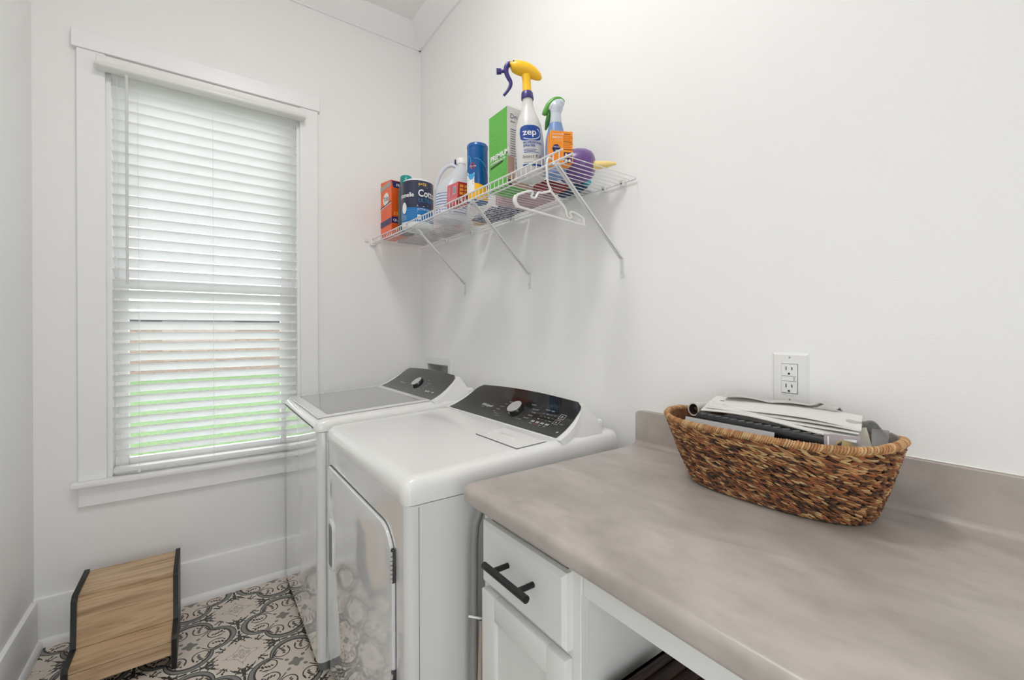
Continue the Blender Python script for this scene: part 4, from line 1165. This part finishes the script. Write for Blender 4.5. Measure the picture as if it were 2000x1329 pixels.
f = faceY(y0 - .0006, x0, zb); f2 = faceY(y0 - .0010, x0, zb)
s.rect(f, 0, 0, .093, h, WHT); s.rect(f2, .001, .001, .092, .100, BRN)
s.text(f2, 'Dri', .012, h - .038, .016, NAVY, 1, fat=.0); s.text(f2, 'filter', .014, h - .052, .007, DARK)
for k in range(12): s.line(f2, [(.014, h - .075 - .008 * k), (.040 + .012 * (k % 3), h - .075 - .008 * k)], .0022, NAVY if k % 4 == 0 else SEAM)
f3 = faceY(y0 - .0014, x0, zb)
s.rect(f3, .030, .020, .060, .100, PRINTW)
f4 = faceY(y0 - .0018, x0, zb)
for k in range(16): s.line(f4, [(.034, .026 + .0045 * k), (.056, .026 + .0045 * k)], .0018 if k % 3 else .003, DARK)
s.rect(f4, .004, .002, .020, .020, DARK)
tag(s.build('filter_box', at=((x0 + x1) / 2, (y0 + y1) / 2, zb)), 'tall green and white filter box beside the white spray bottle', 'box')

# 8 white spray bottle
c = (-.247, -1.431, zs(-1.43) + ZO)
def lean(s):
    for q in s.v:
        k = (q.z - c[2]) * .046; q.x -= .81 * k; q.y += .58 * k
    return s
sp = thing('spray_bottle', 'white spray bottle with yellow head, purple trigger and blue logo', 'bottle', c)
s = MB(); WB = translucent_mat('white_bottle_plastic', (232, 232, 230), (236, 236, 234), .25)
R = .0465
s.lathe([(.036, 0), (.042, .004), (R, .014), (R - .001, .05), (R, .115), (.0440, .150), (.0405, .175), (.033, .198), (.0235, .222), (.0185, .240), (.0165, .262), (.0165, .268)], c, WB, 44)
lean(s).build('body', sp)
s = MB(); PU = mat('trigger_purple', (58, 50, 120), .35); ZBL = mat('logo_blue', (28, 72, 152), .3)
f = cyl(c[0], c[1], R + .0006, c[2]); f2 = cyl(c[0], c[1], R + .0012, c[2]); f3 = cyl(c[0], c[1], R + .0018, c[2])
def blob(s, F, cu, cv, ru, rv, m, e=.55, n=28):
    # rounded rectangle as a fan split into strips so that it follows the curve
    top = lambda u: cv + rv * max(0, 1 - abs((u - cu) / ru) ** (2 / e)) ** (e / 2); bot = lambda u: cv - rv * max(0, 1 - abs((u - cu) / ru) ** (2 / e)) ** (e / 2)
    strip(s, F, top, bot, cu - ru, cu + ru, m, n)
blob(s, f, .004, .135, .037, .024, ZBL); 
s.line(f2, [(.004 + .033 * math.cos(t / 16 * 2 * PI), .134 + .020 * math.sin(t / 16 * 2 * PI)) for t in range(-6, 3)], .0022, PRINTW)
s.text(f2, 'zep', .001, .128, .0195, PRINTW, 1.15, fat=.02, align='CENTER')
s.text(f2, 'PROFESSIONAL', -.022, .101, .0070, ZBL, .95, fat=.04); s.text(f2, 'SPRAYER', -.022, .091, .0070, ZBL, 1.0, fat=.04)
for k, L_ in enumerate((.050, .046, .054)): s.line(f2, [(-.020 + i * .006, .083 - .0045 * k) for i in range(int(L_ / .006))], .0017, ZBL)
INK = mat('marker_ink', (72, 58, 52), .6)
s.text(f2, 'Insect Killer', -.026, .056, .011, INK, 1.0, shear=.15)
s.line(f2, [(-.022 + .006 * i, .042) for i in range(6)], .001, ZBL)
s.line(f2, [(-.024 + .005 * i, .034 - .000 * i) for i in range(14)], .006, ZBL)
lean(s).build('label', sp)
s = MB(); s.lathe([(.0200, .262), (.0203, .265), (.0192, .282), (.0165, .286)], c, PU, 28); lean(s).build('collar', sp)
YH = mat('head_yellow', (250, 196, 40), .35)
dx = Vector((-.86, .51, 0))       # nozzle direction
s = MB()
s.lathe([(.0155, .282), (.0140, .300), (.0135, .325), (.016, .340)], c, YH, 24, sx=1.0, sy=1.0)
C0 = Vector(c)
def hd(a, z): return C0 + dx * a + Vector((0, 0, z))
pts = [hd(-.048, .331), hd(-.040, .338), (hd(-.024, .349)), hd(-.004, .359), hd(.018, .364), hd(.034, .367), hd(.046, .368), hd(.050, .367)]
s.tube(smooth(pts), smr([.004, .013, .019, .022, .0225, .020, .015, .010]), YH, 20)
s.disc(lambda u, v: hd(.040 - u, .376 + v) + Vector((-.51, -.86, 0)) * .0155, 0, 0, .0035, .0035, DARK)
lean(s).build('spray_head', sp)
s = MB()
s.tube(smooth([hd(.038, .374), hd(.052, .376), hd(.062, .368), hd(.065, .350), hd(.059, .332), hd(.052, .318), hd(.054, .304), hd(.064, .288), hd(.076, .274)]), smr([.006, .008, .0085, .008, .0072, .0065, .0058, .005, .0045]), PU, 12)
lean(s).build('trigger', sp)
s = MB(); s.tube([hd(.060, .352), hd(.080, .351), hd(.081, .351), hd(.096, .350)], [.005, .005, .0088, .0098], PU, 16); lean(s).build('nozzle', sp)

# 9 blue spray bottle with green trigger
c = (-.203, -1.500, zs(-1.50) + ZO)
fb = thing('spray_bottle', 'pale blue spray bottle with green trigger behind the orange box', 'bottle', c)
s = MB(); PB = translucent_mat('pale_blue_plastic', (138, 170, 218), (160, 190, 230), .3)
s.lathe([(.028, 0), (.033, .006), (.033, .100), (.0315, .120), (.026, .145), (.0205, .168)], c, PB, 32); s.build('body', fb)
s = MB(); GW = mat('pale_grey_blue', (196, 204, 216), .3); GN = mat('trigger_green', (84, 158, 56), .35); GN2 = mat('trigger_dark_green', (40, 104, 28), .35)
s.lathe([(.0206, .1685), (.0188, .180), (.0172, .200), (.0172, .208)], c, GW, 28)
C0 = Vector(c); dx = Vector((-.82, .57, 0))
s.tube(smooth([hd(.0, .200), hd(-.001, .212), hd(-.004, .222), hd(-.010, .230)]), smr([.0170, .0190, .0205, .018]), GW, 20)
s.tube(smooth([hd(-.028, .232), hd(-.018, .234), hd(-.002, .230), hd(.010, .222), hd(.020, .212)]), smr([.004, .0150, .0170, .0145, .008]), GW, 18)
s.build('neck', fb)
s = MB(); s.tube(smooth([hd(-.028, .240), hd(-.014, .247), hd(.002, .244), hd(.018, .232), hd(.030, .214), hd(.037, .200)]), smr([.004, .009, .0115, .0105, .009, .0070]), GN, 14)
s.tube(smooth([hd(.022, .208), hd(.022, .192), hd(.026, .174), hd(.032, .152)]), smr([.006, .008, .008, .003]), GN2, 12); s.build('trigger', fb)

# 10 orange box
ang_ = math.atan2(CAM.y + 1.606, CAM.x + .283) + math.radians(15)
T = Matrix.Translation((-.271, -1.608, zs(-1.608) + ZO)) @ Matrix.Rotation(ang_ + PI, 4, 'Z')     # local -x faces the camera
s = MB(); OX = mat('box_orange', (246, 150, 34), .4); OX2 = mat('box_orange_pale', (250, 190, 120), .4); OX3 = mat('box_orange_deep', (206, 104, 20), .4)
s.box((-.0, -.030, 0), (.040, .036, .092), OX, .001, 1, T=T)
f = lambda u, v: T @ Vector((-.0006, -u, v)); f2 = lambda u, v: T @ Vector((-.0010, -u, v)); f3 = lambda u, v: T @ Vector((-.0014, -u, v))
s.line(f, [(-.001, 0), (-.001, .092)], .0012, OX2)
s.text(f, 'ARM & HAMMER', -.032, .080, .0045, PRINTW, .8); s.text(f, 'BAKING', -.031, .070, .006, PRINTW, 1.0); s.text(f, 'SODA', -.025, .062, .006, OX2, 1.0)
s.poly(f, [(-.019 + .0125 * math.cos(2 * PI * k / 7 + .4), .040 + .0135 * math.sin(2 * PI * k / 7 + .4)) for k in range(7)], NAVY)
s.text(f2, 'FRIDGE', -.028, .043, .004, PRINTW); s.text(f2, '30', -.023, .031, .006, PRINTW)
for k in range(9): s.line(f, [(.003, .083 - .0055 * k), (.022 + .004 * (k % 3), .083 - .0055 * k)], .0016, OX3 if k % 4 else DARK)
for k in range(2): s.rect(f, .003, .017 - .016 * k, .027, .031 - .016 * k, NAVY); s.disc(f2, .010, .024 - .016 * k, .0035, .004, OX2); s.disc(f2, .020, .024 - .016 * k, .0035, .003, PRINTW)
tag(s.build('soda_box', at=tuple(T.translation)), 'small orange box with navy hexagon badge at the near shelf end', 'box')

# 11 purple bottle lying with yellow spout
bt = thing('squeeze_bottle', 'squat purple bottle with pale yellow spout lying at the near shelf end', 'bottle', (-.12, -1.54, zs(-1.54) + ZO))
zc = zs(-1.51) + ZO + .0552; PR = mat('bottle_purple', (108, 78, 140), .3)
ax = Vector((.52, -.854, -.06)).normalized(); C1 = Vector((-.109, -1.508, zc))
s = MB(); pr = [(-.066, .020), (-.062, .042), (-.050, .052), (-.030, .0565), (0, .057), (.024, .053), (.040, .044), (.048, .032), (.051, .018)]
s.tube(smooth([C1 + ax * a for a, r in pr], 3), smr([r * .965 for a, r in pr], 3), PR, 36)
sd = ax.cross(Vector((0, 0, 1))).normalized()
s.build('body', bt, angle=70)
s = MB(); pr = [(.050, .0155), (.058, .0140), (.072, .0125), (.090, .0110), (.104, .0080), (.112, .0048), (.118, .0050), (.121, .0042)]
s.tube([C1 + ax * a + Vector((0, 0, -.004 + a * .01)) for a, r in pr], [r for a, r in pr], mat('spout_yellow', (240, 214, 140), .4), 18); s.build('spout', bt)
# 12 blue bottle lying behind it (seen through the deck)
tb = MB(); tb.tube([(-.034, -1.330, zs(-1.45) + ZO + .024), (-.034, -1.34, zs(-1.45) + ZO + .024), (-.034, -1.43, zs(-1.45) + ZO + .025), (-.034, -1.46, zs(-1.45) + ZO + .025)], [.010, .022, .0235, .018], mat('bottle_navy_teal', (28, 66, 96), .35), 20)
tb.tube([(-.034, -1.46, zs(-1.45) + ZO + .025), (-.034, -1.48, zs(-1.45) + ZO + .025)], .011, mat('teal_light', (70, 180, 196), .4), 14)
tag(tb.build('bottle', at=(-.034, -1.43, zs(-1.43) + ZO)), 'dark blue and teal bottle lying behind the purple one by the wall', 'bottle')

# things lying low on the deck, seen from below through the wires
def pile(name, lab, cat, x0, x1, y0, y1, hgt, mts, r=.004):
    zz = zs((y0 + y1) / 2) + ZO + .0045 * abs(y1 - y0); s = MB(); k = len(mts)
    for i, m in enumerate(mts): s.box((x0 + .004 * i, y0 + .006 * i, zz + hgt * i / k), (x1 - .003 * i, y1 - .004 * i, zz + hgt * (i + 1) / k), m, r * .5, 2)
    return tag(s.build(name, at=((x0 + x1) / 2, (y0 + y1) / 2, zz)), lab, cat)
STR = noise_mat('printed_film', [(0.36, (150, 160, 186)), (0.48, (214, 214, 216)), (0.58, (190, 150, 146)), (0.66, (206, 206, 208))], (1, 14, 1), 6, 3, .4)
pile('napkin_pack', 'flat printed packet lying under the orange carton on the shelf wires', 'pack', -.190, -.030, -.34, -.10, .035, [STR, PAPER])
pile('sheet_pack', 'flat grey printed packet behind the tissue pack near the wall', 'pack', -.125, -.030, -.62, -.40, .030, [STR])
KN = noise_mat('navy_fleck_knit', [(0.42, (34, 38, 62)), (0.50, (120, 126, 150)), (0.62, (190, 194, 206))], (1, 1, 1), 85, 3, .95, bump=.4)
s = MB(); zz = zs(-.98) + ZO + .002; vs = []; A_, B_ = 26, 14
for j in range(B_ + 1):
    for i in range(A_ + 1):
        u, v = i / A_, j / B_; e = math.sin(PI * u) ** .4 * math.sin(PI * v) ** .4
        vs.append((-.125 + .105 * v - .006 * math.sin(9 * u), -.835 - .270 * u, zz + e * (.038 + .008 * math.sin(14 * u + 6 * v))))
n1 = A_ + 1; fs = [[j * n1 + i, j * n1 + i + 1, (j + 1) * n1 + i + 1, (j + 1) * n1 + i] for j in range(B_) for i in range(A_)]
s.add(vs, fs, KN); s.add([(q[0], q[1], zz - .001) for q in vs], [f[::-1] for f in fs], KN)
tag(s.build('knit_cloth', at=(-.07, -.97, zz)), 'navy and white flecked cloth folded at the back of the shelf', 'cloth')
PKB = noise_mat('pink_film', [(0.4, (176, 140, 156)), (0.6, (214, 178, 192))], (1, 6, 1), 9, 4, .3)
pile('pink_packet', 'pale pink film packet lying between canister and wall', 'pack', -.185, -.030, -1.30, -1.125, .034, [PKB])
s = MB(); s.box((-.075, -.765, zs(-.76) + ZO + .001), (-.03, -.705, zs(-.76) + ZO + .018), mat('gold_paper', (190, 150, 74), .5), .002, 1)
s.v = [Vector((q.x + .0, q.y - .060, q.z)) for q in s.v]
tag(s.build('gold_packet', at=(-.05, -.79, zs(-.8) + ZO)), 'small gold packet on the shelf wires beside the folded cloth', 'pack')
pile('red_packet', 'dark red packet lying behind the white spray bottle', 'pack', -.180, -.080, -1.425, -1.355, .018, [mat('packet_red', (150, 52, 56), .5)])

# ------------------------------------------------------------------ hanger
s = MB(); yh = -1.592; HG = mat('hanger_plastic', (232, 232, 230), .3)
zr = zs(-1.592)
def H(x, z): return (x, yh, z)
hk = [H(XFR + .010, zr + .001), H(XFR + .010, zr + .010), H(XFR + .004, zr + .0165), H(XFR - .005, zr + .0165), H(XFR - .0115, zr + .008), H(XFR - .0125, zr - .010), H(XFR - .011, zr - .045), H(XFR - .006, zr - .062), H(XFR + .002, zr - .074)]
s.tube(smooth(hk), smr([.0028] + [.0032] * 7 + [.004]), HG, 10)
jx, jz = XFR + .002, zr - .078
s.tube(smooth([H(jx - .002, jz), H(jx - .030, jz - .010), H(jx - .045, jz - .012), H(jx - .052, jz - .022), H(jx - .060, jz - .030), H(jx - .072, jz - .028), H(jx - .066, jz - .016), H(jx - .078, jz - .014), H(jx - .112, jz - .028), H(jx - .124, jz - .036)]), smr([.004] + [.0032] * 8 + [.004]), HG, 10)
s.tube(smooth([H(jx, jz), H(jx + .030, jz - .022), H(jx + .055, jz - .040), H(jx + .060, jz - .056), H(jx + .068, jz - .066), H(jx + .080, jz - .062), H(jx + .074, jz - .050), H(jx + .086, jz - .046), H(jx + .112, jz - .052), H(jx + .128, jz - .060)]), smr([.004] + [.0032] * 8 + [.004]), HG, 10)
s.tube(smooth([H(jx - .124, jz - .036), H(jx - .128, jz - .050), H(jx - .118, jz - .062), H(jx - .105, jz - .064), H(jx + .118, jz - .078), H(jx + .128, jz - .077), H(jx + .130, jz - .070), H(jx + .128, jz - .060)]), smr([.0055, .0062, .0055, .0032, .0032, .0045, .0058, .005]), HG, 10)
tag(s.build('hanger', at=(XFR, yh, zr - .08)), 'small white plastic hanger hooked over the shelf front rail', 'hanger')

# ------------------------------------------------------------------ ceiling lamp (above and behind the camera)
lp = thing('ceiling_lamp', 'round white flush ceiling lamp above the room', 'lamp', (-.90, -1.60, ZC))
MB().lathe([(.19, 0), (.19, -.03), (.175, -.035)], (-.90, -1.60, ZC), PLASW, 40).build('base', lp)
MB().lathe([(.172, -.034), (.165, -.055), (.12, -.078), (.06, -.090), (.002, -.093)], (-.90, -1.60, ZC), mat('lit_diffuser', (255, 251, 250), .5, emit=LAMP_W), 40).build('diffuser', lp)

for o in bpy.data.objects:
    if '_o' in o: del o['_o']
